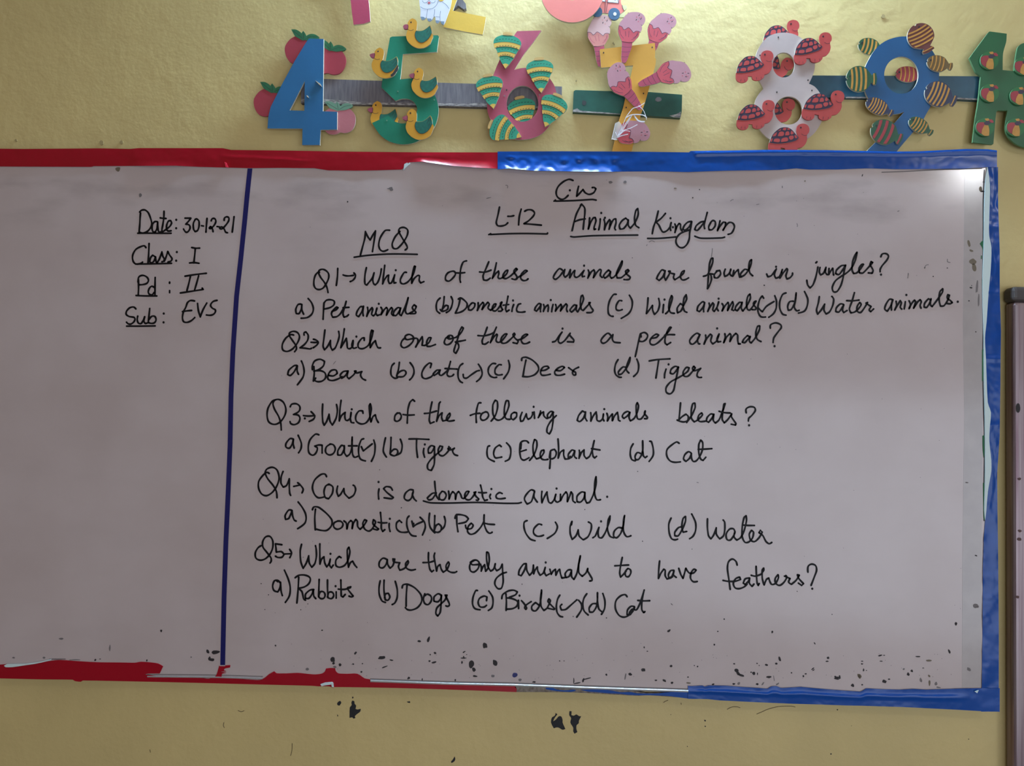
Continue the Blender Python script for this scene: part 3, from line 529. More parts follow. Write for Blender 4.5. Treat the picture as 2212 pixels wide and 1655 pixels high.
def wr(x, v, a=1.0):
    return noise.noise(Vector((x * 0.02, v * 1.5, a))) * 0.0009 + abs(noise.noise(Vector((x * 0.06, v * 3 + x * .01, a + 5)))) * 0.0007

def bell(x, a, b, e=30):
    return max(0, min(1, (x - a) / e)) * max(0, min(1, (b - x) / e))

# top tape: red left, blue right
c, c2 = crop(0, 280, 3.95), crop(470, 300, 3.352)
rt = [(-190, 322)] + c('0,163 200,165 850,160 1110,165 1180,158 1900,158 1980,175') + c2('105,80 500,85 900,92 1400,97 2030,98')
rb = [(-190, 360)] + c('0,315 780,318 800,312 1500,308 1700,318') + c2('220,212 450,210 700,212 800,228 1000,230 1150,228 1340,222 1362,185 1390,170 1480,165 1700,195 1900,210 2030,215')
def dred(x, v):
    lift = bell(x, 885, 1078, 25) * 0.0075 * max(0, (v - .55) / .45) ** 1.5 + bell(x, 280, 420, 40) * .004 * max(0, (v - .7) / .3) ** 2
    ridge = 0.0022 * math.exp(-((v - .55 - .15 * math.sin(x * .01)) / .06) ** 2) * bell(x, 470, 680, 40)
    return D_TAPE + wr(x, v, 1) + lift + ridge + 0.002 * v * (1 - v)
tag(sheet('tape_strip', rt, rb, M_RED, board, dred, 4, 12), 'glossy red tape along the top left edge')
c, c2 = crop(1060, 300, 3.352), crop(1660, 300, 4.007)
bt = c('50,92 520,90 1000,92 1435,98 1440,88 1700,85') + c2('0,95 500,98 600,100 850,105 1100,110 1300,108 1500,98 1700,88 1900,90 1978,100')
bb = c('45,222 130,214 300,230 560,235 830,238 1190,235 1430,240 1700,230') + c2('0,270 100,268 240,255 350,265 600,265 850,255 1100,262 1700,258 1885,245 1978,243')
def dblue(x, v):
    lift = bell(x, 1070, 1340, 25) * 0.009 * max(0, (v - .6) / .4) ** 1.5
    cr = bell(x, 1085, 1345, 20) * 0.006 * abs(noise.noise(Vector((x * .05, v * 2.5 - x * .012, 3)))) * (v > .25)
    roll = 0.003 * math.exp(-((v - .12) / .1) ** 2) * (x > 1500) + .0012 * math.sin(x * .013) * v
    return D_TAPE + 0.0006 + wr(x, v, 2) + lift + cr + roll
tag(sheet('tape_strip', bt, bb, M_BLUE, board, dblue, 4, 12), 'glossy blue tape along the top right edge')
# right tape, vertical
c1, c2, c3 = crop(2040, 350, 3.68), crop(2040, 750, 3.68), crop(2040, 1150, 3.277)
rgt_o = c1('427,40 427,330 435,560 440,700 440,1050 450,1350') + c2('447,60 445,300 440,700 420,1000 422,1300') + c3('380,100 385,700 385,1130 392,1270')
rgt_i = c1('345,35 362,175 360,350 354,520 357,590 373,680 368,850 350,1050 335,1270 322,1400') + c2('330,100 345,440 368,520 360,640 357,750 372,900 372,985 345,1150 333,1300 322,1400 311,1550') + c3('280,30 272,250 270,700 265,1080 260,1270')
tag(sheet('tape_strip', rgt_i, rgt_o, M_BLUE, board, lambda y, v: D_TAPE - 0.0004 + 1.6 * wr(y, v, 3) + .001 * math.exp(-(((y % 143) - 60) / 5) ** 2) * (y < 1000), 4, 8, vertical=True), 'creased blue tape down the right edge')
edge = c1('341,25 362,175 360,350 354,520 357,590 374,680 369,850 351,1050 336,1270 323,1400') + c2('331,100 345,440 370,520 361,640 358,750 373,900 373,985 346,1150 334,1300 325,1375 318,1300 325,1000 322,500 315,200') + c1('314,1400 305,1000 315,620 318,400 327,150')
tag(slab('edging_strip', edge, D_BOARD, D_TAPE + 0.0012, M_PAPER, board, n=3), 'white torn edging strip')
ribbons('gap_line', [c1('318,62 312,200 308,330 308,560 306,820 303,1000 308,1280 305,1500 306,1655'), c2('306,100 306,270 312,500 318,690 318,900 314,1150 316,1380')], 2.0, D_BOARD + .0006, M_DARKGAP, board)
ribbons('top_gap_line', [P('1905,372 1960,370 2040,366 2121,364')], 2.0, D_BOARD + .0006, M_CHIPG, board)
for s in ('282,650 300,628 316,626 316,665 306,712 300,680', '292,742 299,745 297,772 291,770', '300,930 306,930 305,1030 301,1020'):
    slab('green_trace', c1(s), D_BOARD, D_BOARD + .0008, M_GREENP, board, back=False)
for s in ('300,20 312,15 313,150 308,270 300,270', '303,705 317,700 318,850 313,880 306,820', '308,1080 316,1080 320,1380 312,1360'):
    slab('green_trace', c2(s), D_BOARD, D_BOARD + .0008, M_GREENP, board, back=False)
# bottom: aluminium lip, glue, red and blue tapes
lip = [(318, 1461.5), (470, 1463), (567, 1466), (800, 1471), (970, 1477), (1113, 1480), (1300, 1487), (1487, 1493)]
wl = [(-190, 1452), (318, 1460)] + lip[1:]
for p in (lip[:3], lip[3:]):
    sheet('aluminium_lip', [(x, y - (1.5 if x < 600 else 3.0)) for x, y in p], [(x, y + (2.5 if x < 600 else 3.4)) for x, y in p], M_ALU, board, lambda x, v: D_BOARD + .0002 + .004 * math.sin(math.pi * min(1, v * .9 + .05)), 8, 6)
ribbons('lip_groove', [[(x, y - 4.2) for x, y in lip[:3]], [(x, y - 4.2) for x, y in lip[3:]]], 1.6, D_BOARD + .0008, M_CHIPG, board)
c = crop(860, 1360, 3.95)
glue = c('1005,488 1200,484 1400,498 1700,510 2000,522') + [(1395, 1497.5), (1440, 1497), (1486, 1496), (1486, 1508), (1440, 1505), (1400, 1502)] + c('2050,566 1850,556 1700,548 1500,538 1300,535 1010,534')
tag(slab('glue_residue', glue, D_PANEL, D_TAPE - .0012, M_GLUE, board, n=2), 'flaking grey glue where tape has come off')
c0, c1b, c2b = crop(0, 1340, 3.95), crop(420, 1360, 3.95), crop(860, 1360, 3.95)
red = [(-190, 1434)] + c0('0,380 45,376 60,372 45,385 38,400 100,403 200,388 300,375 360,360 420,350 490,341 560,343 650,350 830,360 1000,362 1150,364 1200,356 1290,362 1350,372 1390,395 1362,455 1262,456 1235,464 1360,480 1480,484 1600,482 1700,492 1780,500 1820,488 1845,470 1870,388 1872,394') + \
    c1b('262,315 262,308 305,305 303,325 258,335 250,350 270,358 215,362 270,370 235,378 228,408 320,415 400,424 480,430 560,432 600,412 640,380 680,358 700,375 790,376 880,372 960,380 1030,385 1085,378 1112,360 1122,335 1160,330 1200,332 1203,352 1225,375 1300,380 1390,380 1450,418 1500,428 1540,447 1800,454') + \
    c2b('440,464 700,460 850,476 1005,482 995,498 1012,505 1010,535 600,519 0,500') + c1b('1190,492 1185,500 1150,486 1060,486 1000,481 400,466') + c0('1875,540 1300,526 705,515 690,525 640,520 620,508 340,505 0,497') + [(-190, 1462)]
tag(slab('tape_strip', red, D_PANEL, D_TAPE, M_RED, board, n=3, thr=60), 'torn red tape along the bottom left edge')
for s in ('1258,495 1300,490 1350,512 1420,520 1500,514 1520,522 1480,532 1380,528 1300,518 1262,510',):
    slab('tape_scrap', c2b(s), D_TAPE - .002, D_TAPE - .0006, M_BLUE, board, n=3)
slab('tape_scrap', c2b('1035,480 1080,474 1085,484 1045,488'), D_TAPE - .002, D_TAPE - .0006, M_BLUE, board, n=3)
c4 = crop(1300, 1360, 3.95)
tag(slab('tape_scrap', c2b('1560,516 1640,514 1740,514 1820,522 1900,536 1980,534') + c4('300,545 470,546 620,534 735,535 735,590 660,580 560,567 400,562') + c2b('2050,562 1960,558 1900,550 1800,545 1700,536 1620,530'), D_TAPE - .002, D_TAPE - .0004, M_BLUE, board, n=3), 'thin torn remnant of blue tape')
c5 = crop(1700, 1360, 4.32)
bt2 = c4('735,480 760,484 860,478 880,490 905,478 1060,480 1190,490 1420,506 1440,486 1490,482 1530,500 1700,490 1800,500') + c5('215,545 400,560 550,572 690,580 740,550 900,558 1050,562 1180,555 1300,562 1600,552 1790,548 1985,548')
bb2 = c4('735,592 900,594 1000,605 1300,620 1650,635') + c5('0,692 300,700 560,710 700,712 1100,725 1600,750 1850,765 1985,768')
def db2(x, v): return D_TAPE + .0004 + 1.2 * wr(x, v, 6) + .0028 * math.exp(-((v - .42) / .09) ** 2) * bell(x, 1480, 2100, 40)
tag(sheet('tape_strip', bt2, bb2, M_BLUE, board, db2, 4, 10), 'blue tape along the bottom right edge')
# divider tape
div = P('540,364 534,420 529,473 520,560 511,640 503,760 499,855 497,960 493,1060 488,1170 484,1290 481,1437')
tag(sheet('divider_tape', [(x - 5.2, y) for x, y in div], [(x + 5.2, y) for x, y in div], M_NAVY, board, lambda y, v: D_BOARD + .0007 + .0002 * v, 12, 2, vertical=True), 'narrow navy blue divider tape')
# folded scraps on the red tape
M_REDSH = mat('red_tape_fold', (235, 50, 80), 0.3)
slab('tape_fold', crop(0, 280, 3.95)('1915,275 1928,280 1946,322 1925,318'), D_TAPE, D_TAPE + .004, M_REDSH, board, sm=False)
slab('torn_corner', crop(470, 300, 3.352)('1352,182 1372,172 1382,178 1393,170 1393,182 1365,205 1345,228'), D_TAPE, D_TAPE + .003, M_PAPER, board, sm=False)
slab('torn_corner', c1b('1075,470 1110,458 1170,452 1182,462 1186,495 1172,490 1168,470 1110,478 1085,485'), D_TAPE, D_TAPE + .004, M_PAPER, board, sm=False)
slab('torn_corner', crop(1700, 1360, 4.32)('1755,580 1790,568 1775,596'), D_TAPE + .003, D_TAPE + .005, M_PAPER, board, sm=False)
slab('torn_corner', [(8.5, 1438.5), (14, 1435), (55, 1434), (90, 1429), (110, 1424), (110, 1426), (90, 1431.5), (60, 1436.5), (26, 1441.5), (12, 1441.5)], D_TAPE, D_TAPE + .002, M_PAPER, board, n=2)

# chips and scuffs
BLOBS = '''132,1380,5,2,0,g;237,1401,1.5,7,0,g;29,1421,3,2,0,g;95,1421,3,2,0,g;121,1424,18,1.4,0,g;162,1425.5,12,1,0,g;205.6,1426,1.8,2.6;216,1424,1.8,1;317,1427,1.6,2.4;348,1363,2,2.8;448.6,1407.6,3.4,4.6,-30;466,1409,9,4,-8;452.4,1423.5,2.4,4.6;458,1425.8,4.6,3.6;412.7,1420,1.6,1.6,0,g;595,1394.7,1.8,2.2;696,1361.8,2,1.3;768,1411,2.4,3.4,30;718.7,1425.4,4.6,5.6;720.5,1433,2.6,2.6;734.4,1436.7,3,3;824.6,1420.8,8,3.6,-8;845.8,1426.3,4,1.6,10;831,1441,6.5,1.3,-20;906,1385.3,4,2.2,10;925.8,1380.8,2.7,6.4,18;940,1411,3,2.2;929.4,1414.4,1.6,1.6;927.6,1428.4,2.7,1.8;937,1431,5.5,2,-15;663.8,1446,3.6,3,0,g;782.8,1434,1.3,1.3;780.7,1451.6,2,1.8;763,1435,1.8,1.5;723,1441,4,2,0,g;1047.8,1394.7,5.6,6.2;1069.6,1431.6,4.6,6.6,-15;1018.6,1435,5.6,8.6,12;1023.5,1446.5,3.2,5,-30;1002.5,1408.6,3.6,1.3,-30;1001.8,1421.8,6,1.5;1001.5,1419,1.5,1.5;998,1431.4,1.8,3.5;1008,1414.4,1.4,.8;1112.4,1459,5.6,5,0,v;1064.6,1460.5,4,2.6,0,g;1025.8,1461,5,2,10;1310,1458,2.3,2.2;1351,1461,1.6,8,10,g;1361.5,1457.2,4,3;1389.6,1447.3,5,3.4;1209,1428,1.4,1.3;1218.6,1428,1.3,.8;1391.6,1398.7,1.3,1.9;1398.4,1407,1.6,1;1239.7,1471.4,1.2,6.4;1247,1476,7,1.2,-10;1260,1469.4,2.4,5,20;1268.6,1466.3,9,1.1,-15;1153.7,1473.4,4,1.8;1123.3,1468.9,3.6,3,0,g;983.3,1469.4,1.8,2.6;882.8,1465,3,2.4,-40;912,1468,1.2,2.4;1444.8,1363,4.6,2.4,-35;1550.6,1364.3,1.6,1.2;1668.4,1365.4,1.8,3;1543,1393,1.8,1.8;1760,1390,1.3,3,-35;1449.4,1439.2,3,2.4;1507,1440,1.8,1.6;1500,1438,1.2,1;1586,1434.4,2.2,1.6;1591.6,1449,5,4.4;1595,1455.5,3,4.6,-40;1601.5,1459.2,6.4,2.6,12;1628.4,1455.2,3.4,3.6,-20;1622.6,1452.4,2,1.2;1636.2,1455.7,.9,3;1660.8,1462.8,5.2,2.6;1684.3,1423.8,2.2,5.6,-18;1677,1434,2.4,2;1655.7,1436.5,3,2.2,20;1635.4,1433.4,1.5,1.4;1640,1438,1.2,1;1710,1453.7,1.7,1.6;1740.5,1456,2.3,1.3;1735.4,1461,2,2;1755.7,1444.8,4,1.2,-35;1757,1448,3,1,-35;1788.6,1421.5,2.6,2.6;1786.6,1428.9,3.4,1.3;1808.9,1465,6.6,3.4;1804,1462,1.8,2;1814,1461.5,1.8,2.4;1841.8,1481,4,3,30;1855.7,1461.3,2.8,6,-30,b;1435.4,1470.6,4.4,2.3,30;1451.9,1475.2,3.4,2.2,-30;1417,1470,3,1.6;1486,1463,2,1.2;1487,1475.7,5,1.8,0,b;1540.5,1478.5,3,1.6,-30;1585.3,1477.7,3,1.8;1595.7,1477,2.6,3.6,40,g;1636,1478.2,3,2.2;1648,1477,1.4,4,40,g;1672,1466.3,.8,6,-10,g;1679.7,1477.7,4,1.6,-35,g;1901.4,1416.3,5,1.6,-15;1910,1415.8,2,1;1903.7,1428.5,3,.9;1982.9,1418.6,5,1.4;2006,1427.1,6,2.2,0,b;2050.7,1407.5,2.2,5.4,-25;1862.5,1428.5,2.6,.9;1862,1434.5,2,1.6;1865.7,1447.5,1.6,3.2;1872,1448.6,1.2,.9;1857,1461.2,3.4,4.6,-30,b;1910.2,1472.3,5.2,3.4,25;1920.6,1467.4,2.2,1.6;1862.5,1479.7,1.8,1.6;1952.3,1445.6,2.2,2,0,g;1962,1456.8,3,3.8,-10;1969.7,1449.8,3,2.4,20;1994.4,1443.3,2.2,1.3,0,g;1989.4,1469.5,2.3,4.6,-12,g;2007.4,1460.7,2,3,-35,b;2007.9,1476,2.2,6,0,b;2022.2,1477.4,3.2,4,0,g;2027,1485,5,1.6,10,g;2093,1446,5,3.6,35,g;844.4,408,5,4,20,g;838.5,407.5,2.6,1.1,0,g;750.8,436,1.7,1.6;254.6,365.8,5,5,0,b;303,422,3.4,4,0,g;1319,393.6,4,3,0,g;1350,393.6,3.6,3,0,g;1458.5,406.7,3,1.5,0,b;1496.5,427,1.6,1.3;1511,409.5,1.2,1.2;1055,427.6,6,1,-15,g;1690,403.8,1,2.6,0,g;1863,378.7,1.1,3,20;1941,456,2.4,1,-20,g;1739,391,1.6,1.4,0,b;2093,526,3,9,-14,b;2098,541.5,5,2.4,20,b;2101,565,8,7,0,b;2104,578,5,9,-12,b;2097.6,621.7,3,1.6,10;2093,650,1.8,1.2;2108,717,1.6,1.4;2118.5,409,3.6,6.6,-12,b;2123,413.6,5,1.6,0;2126,393,4,1.2,0,g;2107,1308.7,6,5,0,g;2112,1311,3,3,0,g;2065,1347.7,2.8,3.4,20;2108.5,1200.5,2.8,1.4,15;2088.5,1042.5,3.6,1.4,5,g;2099,617,1,1;2110,620,2.4,14,4,g;2114,650,2,14,0,g;1962,592.5,1,3,0,g;1998,578.5,2.2,1.2,-40,g;2046.5,579,1.6,1;1651,616.4,1.8,1.4;1366,557,.9,.9;820,1015,.9,.8;672,820,.5,.5;722.5,783.5,.6,4.5,40,g;867,1097,1.3,1.1;928.5,1167,1,1;1377.4,1018.6,1.3,.9;1263.5,1101,1,1.4;1507,1042.5,2.6,.7,10,g;1388,1169.5,1.1,1.2;1564.5,1337.7,1.6,1.6;1451,1305.5,3,.9,40,g;1495,1186.5,.8,1.4,20,g;1127.6,1262.3,1.1,1;1238,1332,1.1,1;1310,1335,1.3,1;580,1285,1.1,1.2;564,1261,1.1,1;665,1305,1,1;649.7,1317.5,1,1.1;572,1317,1,1;1722,1277.6,1,1.1;1797.5,1327.5,1.1,1;655,1204,.8,.8;2016,597.3,1.3,1.2'''
rnd = random.Random(11)
def blob(x, y, rx, ry, rot=0, k=9):
    c, s = math.cos(math.radians(rot)), math.sin(math.radians(rot)); o = []
    for i in range(k):
        a = i / k * 2 * math.pi; r = rnd.uniform(.78, 1.2)
        u, v = rx * r * math.cos(a), ry * r * math.sin(a)
        o.append((x + u * c - v * s, y + u * s + v * c))
    return o
small = []
for b in BLOBS.replace('\n', '').split(';'):
    t = b.split(',')
    x, y, rx, ry = map(float, t[:4]); rot = float(t[4]) if len(t) > 4 else 0
    m = {'g': M_CHIPG, 'b': M_CHIPB, 'v': M_NAVY}.get(t[5] if len(t) > 5 else '', M_CHIP)
    slab('chip', blob(x, y, rx, ry, rot), D_BOARD, D_BOARD + .0004, m, board, back=False, n=2, thr=200)
specks = []
for k in range(150):
    if k < 80: x, y = rnd.uniform(560, 2070), 1480 - abs(rnd.gauss(0, 45)) - 12
    else: x, y = rnd.uniform(560, 2100), rnd.uniform(380, 1400)
    y -= max(0, (1000 - x) * .022)
    specks.append([(x, y)])
tag(ribbons('specks', specks, 1.1, D_BOARD + .0004, M_CHIPG, board), kind='stuff')
ribbons('scuff_mark', [crop(1040, 375, 5.0045)(s) for s in ('262,128 278,128 284,140 280,156', '1815,740 1840,725 1870,738', '1785,780 1792,768')] +
        [crop(1380, 400, 5.0045)(s) for s in ('795,685 793,720 785,775', '990,172 1010,158 1022,158', '1272,212 1300,205', '1708,415 1715,435 1712,450')] + [crop(1650, 530, 5.0045)(s) for s in ('1735,245 1755,215 1780,210', '1990,180 2015,186', '1560,325 1556,355', '1985,150 1985,178')], 1.4, D_BOARD + .0004, M_CHIPG, board)
M_SMUDGE = mat('marker_smudge', (168, 158, 158), 0.35)

# handwriting, one part per word
sec = None
for line in TEXT.strip().splitlines():
    if line.startswith('@'):
        a = line.split(); sec = crop(float(a[1]), float(a[2]), float(a[3])); continue
    word, data = line.split(': ', 1)
    strokes = [sec(s) for s in data.split(';')]
    if len(strokes) > 1:
        for s in list(strokes[1:]):
            xs, ys = [p[0] for p in s], [p[1] for p in s]
            if len(s) > 2 and max(xs) - min(xs) > 43 and max(ys) - min(ys) < 8 and (sum(ys) / len(ys) > 0.94 * max(p[1] for q in strokes if q is not s for p in q) or word == 'Kingdom') and word != 'II' and not word.startswith('Q'):
                strokes.remove(s)
                ribbons('underline', [s], 3.9, D_BOARD + 0.0005, M_MARK, board, n=5)
    o = ribbons('handwritten_word', strokes, 4.0, D_BOARD + 0.0005, M_MARK, board, n=5, jitter=0.10)
    o['label'] = 'black marker writing reading ' + word if word != 'tick' else 'black marker tick in brackets'

# ------------------------------------------------------------------ neighbouring board at the right edge
M_ANOD = mat('stained_aluminium', (150, 134, 136), 0.38, metal=0.55, mottle=0.35, mscale=4, c2=(120, 96, 102), stretch=(40, 40, 1))
M_CAP = mat('dark_corner_cap', (70, 62, 60), 0.6)
M_CHALK = mat('green_chalkboard', (52, 84, 66), 0.7, mottle=0.15, mscale=6)
pw = W(2300, 1200, 0.02)
nb = empty('chalkboard', (pw.x, 0, pw.z), 'stained metal framed board standing at the right edge beside the whiteboard', 'board')
def tubebar(name, x0, x1, y0, y1, dep, m, par):
    a, b = W(x0, y0, dep), W(x1, y1, dep)
    return box(name, a.x, b.x, -dep, -0.001, b.z, a.z, m, par, 0.009)
tubebar('frame_stile', 2190, 2236, 650, 1900, 0.035, M_ANOD, nb)
tubebar('frame_rail', 2230, 3300, 622, 668, 0.033, M_ANOD, nb)
tubebar('corner_cap', 2188, 2240, 618, 652, 0.038, M_CAP, nb)
a, b = W(2232, 650, 0.012), W(3300, 1900, 0.012)
box('writing_surface', a.x, b.x, -0.012, -0.001, b.z, a.z, M_CHALK, nb)
c2 = crop(2040, 750, 3.68)
slab('screw_slot', [(2199.5 + 4.6 * math.cos(k * .5), 881.5 + 10.5 * math.sin(k * .5)) for k in range(12)], .035, .0355, M_CHIP, nb, back=False, sm=False)
M_RUST = mat('rust', (88, 62, 60), .7)
for x, y, r in ((2202, 1035, 4), (2203, 1147, 4), (2202, 1165, 5.5), (2198, 1290, 4)):
    slab('rust_spot', blob(x, y, r, r * .7), .035, .0353, M_RUST, nb, back=False, n=2, thr=200)

# ------------------------------------------------------------------ battens
def batten(outline, m, label, wear=None, **k):
    w = W(sum(p[0] for p in outline) / len(outline), sum(p[1] for p in outline) / len(outline))
    e = empty('wooden_batten', (w.x, 0, w.z), label, 'batten', 'battens behind the numbers')
    slab('plank', outline, 0.0, D_BAT, (m, m), e, sm=False)
    if wear: tag(slab('worn_edge', wear, D_BAT, D_BAT + .0003, M_WORN, e, back=False, n=2), 'bare pale wood where the paint has worn off')
    return e
M_WORN = mat('bare_wood_edge', (176, 170, 164), 0.7, mottle=0.5, mscale=90, c2=(92, 86, 90), stretch=(1, 1, 3))
M_GREYW = mat('grey_painted_wood', (118, 112, 116), 0.55, mottle=0.2, mscale=60, c2=(96, 92, 98), stretch=(4, 1, .4), bump=.0003, bscale=120)
M_GRNW = mat('green_painted_wood', (38, 92, 78), 0.4, mottle=0.2, mscale=20, c2=(30, 74, 64))
M_TEALW = mat('teal_painted_wood', (40, 84, 104), 0.4, mottle=0.2, mscale=20, c2=(34, 70, 88))
g = batten([(650, 169), (1214, 187), (1213, 235), (1010, 231), (946, 229), (650, 223)], M_GREYW, 'long bare grey wooden batten running behind the numbers four, five and six',
       [(650, 214), (700, 214), (760, 219), (800, 222), (900, 222), (1010, 224), (1040, 222), (1110, 229), (1212, 230), (1213, 234), (1010, 230), (946, 228), (700, 225), (650, 222)])
c = crop(1230, 20, 5.337)
g = batten(c('50,945 70,932 400,942 935,955 1300,985 1295,1180 1280,1252 860,1225 590,1215 40,1185'), M_GRNW, 'short dark green batten crossing behind the yellow number seven',
       c('42,1160 90,1140 120,1165 200,1175 420,1190 585,1205 585,1214 40,1184'))
slab('bare_corner', c('1150,1225 1230,1210 1285,1180 1280,1250 1200,1245'), D_BAT, D_BAT + .0003, M_WORN, g, n=2)
slab('nail_hole', blob(*c([(168, 1078)])[0], 5, 5), D_BAT, D_BAT + .0003, M_CHIP, g)
slab('nail_hole', blob(*c([(1030, 1038)])[0], 7, 5), D_BAT, D_BAT + .0003, M_GREYW, g)
batten([(1694, 163), (1754, 163), (2080, 164.5), (2126, 165), (2126, 217), (2064, 214), (1827, 211), (1694, 209)], M_TEALW, 'long teal blue batten joining the numbers eight, nine and ten',
       [(1827, 209), (2064, 211), (2112, 213), (2112, 216.5), (2064, 214), (1827, 212)])
batten([(970, -60), (995, -60), (996, -5), (1006, 8), (1007, 18), (1002, 20), (990, 12), (978, 20), (965, 22)], M_GREYW, 'broken end of a flaking grey batten behind the yellow number two', None)

# ------------------------------------------------------------------ painted plywood numbers
M_GEDGE = mat('green_cut_edge', (96, 138, 96), 0.6)
M_PLY = mat('pale_cut_edge', (206, 196, 176), 0.6)
def paint(name, c, r=0.42, **k): return mat(name, c, r, mottle=k.pop('mottle', 0.08), mscale=k.pop('mscale', 18), bump=.00015, bscale=150, **k)
PB, PW = paint('black_paint_line', (40, 32, 44), mottle=0), paint('white_paint', (226, 226, 234))
C = dict(blue4=paint('blue_number_paint', (44, 108, 156)), apple=paint('apple_red_paint', (168, 62, 76)), apple_f=paint('faded_apple_paint', (190, 116, 124)),
         leaf=paint('leaf_green_paint', (48, 112, 76), mottle=.2, mscale=120), leaf_f=paint('faded_leaf_paint', (112, 152, 128)),
         green5=paint('sea_green_number_paint', (22, 124, 96)), duck=paint('duck_yellow_paint', (212, 152, 48)), wing=paint('wing_green_paint', (32, 106, 90), mottle=.25, mscale=160), beak=paint('beak_pink_paint', (158, 74, 94)),
         pink6=paint('rose_number_paint', (172, 78, 98)), top=paint('top_green_paint', (52, 152, 122)), topy=paint('top_yellow_paint', (224, 180, 84)), cap=paint('top_cap_paint', (206, 168, 104)),
         gold7=paint('golden_number_paint', (206, 148, 56)), scoop=paint('scoop_mauve_paint', (186, 132, 142)), cup=paint('cup_red_paint', (196, 80, 90)), stem=paint('cone_stem_paint', (172, 70, 92)),
         scoop_f=paint('faded_scoop_paint', (208, 166, 162)), cup_f=paint('faded_cup_paint', (206, 130, 122)),
         white8=paint('off_white_number_paint', (190, 172, 168), mottle=.12), turtle=paint('turtle_red_paint', (180, 66, 64)), shell=paint('shell_dark_paint', (54, 42, 66)),
         blue9=paint('deep_blue_number_paint', (16, 82, 130)), green10=paint('bottle_green_number_paint', (22, 92, 52)),
         fy=paint('fish_orange_paint', (196, 140, 60), mottle=.15, mscale=100), fg=paint('fish_green_paint', (34, 84, 58)), fb=paint('fish_brown_paint', (104, 52, 50)), fr=paint('fish_red_paint', (160, 52, 62)), fo=paint('fish_olive_paint', (112, 88, 50)), fn=paint('fish_navy_paint', (46, 54, 84)),
         red=paint('ball_red_paint', (156, 46, 58)), mag=paint('crimson_number_paint', (182, 70, 98)), yel=paint('yellow_number_paint', (226, 182, 74)), coral=paint('coral_number_paint', (222, 122, 112)),
         grey=paint('paw_grey_paint', (122, 140, 160)), wheel=paint('wheel_blue_paint', (62, 92, 122)), lamp=paint('headlight_cream_paint', (206, 198, 150)), hub=paint('hub_white_paint', (232, 232, 236)), ltgreen=paint('ball_green_paint', (30, 108, 56)))

def number(word, label, px, py):
    w = W(px, py)
    return empty('wall_number', (w.x, 0, w.z), label, 'number decoration', 'painted plywood numbers above the whiteboard')

def layer(front):
    return D_FRONT if front else D_BACK

def flat(name, outline, d, m, par, lift=0.0004, **k):
    return slab(name, outline, d, d + lift, (m, m), par, back=False, **k)

def nail(par, x, y, d=D_DIG[1], m=None):
    return flat('nail', [(x + 1.5 * math.cos(k * .9), y + 1.7 * math.sin(k * .9)) for k in range(7)], d, m or M_CHIP, par, .0008, sm=False)

# four, with apples
c = crop(540, 30, 5.027)
n4 = number('four', 'sky blue painted wooden number 4 with three red apples and one faded apple', 655, 190)
slab('digit', c('640,268 800,272 792,1058 947,1062 945,1256 768,1260 758,1424 567,1424 570,1246 190,1244 200,1110 225,1010 350,760 480,520 615,300'), *D_DIG, (C['blue4'], M_PLY), n4, holes=[c('595,730 430,1048 590,1052')], sm=False)
AP = '0,1 -6,-4 -14,-7 -26,-1 -36,12 -38,22 -35,36 -27,48 -17,52 -8,52 -2,50 2,50 8,52 17,52 27,48 35,36 38,22 36,12 26,-1 14,-7 6,-4'
LV = ['1,2 -8,-3 -16,-8 -24,-22 -15,-22 -8,-19 -2,-14 1,-6', '0,2 -3,-10 2,-19 7,-12 9,-5 6,1', '4,1 8,-7 17,-12 28,-11 36,-6 33,-2 20,2 10,2']
def apple(x, y, rot, s, fade=False):
    t = place(x, y, rot, s); d0, d1 = D_BACK
    a = slab('apple', t(AP), d0, d1, (C['apple_f' if fade else 'apple'], M_PLY if fade else C['apple']), n4)
    for i, l in enumerate(LV):
        o = flat('leaf', t(l), d1 - .004, C['leaf_f' if fade else 'leaf'], a, .005 - .0003 * i)
    ribbons('leaf_vein', [t('-20,-19 -6,-8 1,-2'), t('2,-16 3,0'), t('32,-6 18,-6 6,-1')], .7, d1 + .0013, PB, a)
    if fade: a['label'] = 'faded pink apple'
apple(653, 85.5, 0, 1); apple(711, 108, 4, 1); apple(585.8, 199, 0, 1); apple(728, 238, -8, .98, True)
slab('splinter', crop(540, 50, 9.196)('1295,1135 1340,1165 1395,1200 1420,1250 1380,1225 1335,1180'), D_DIG[1], D_DIG[1] + .006, M_PLY, n4, sm=False)
slab('splinter', crop(540, 50, 9.196)('1120,1430 1145,1440 1165,1480 1130,1462'), D_DIG[1], D_DIG[1] + .005, M_PLY, n4, sm=False)

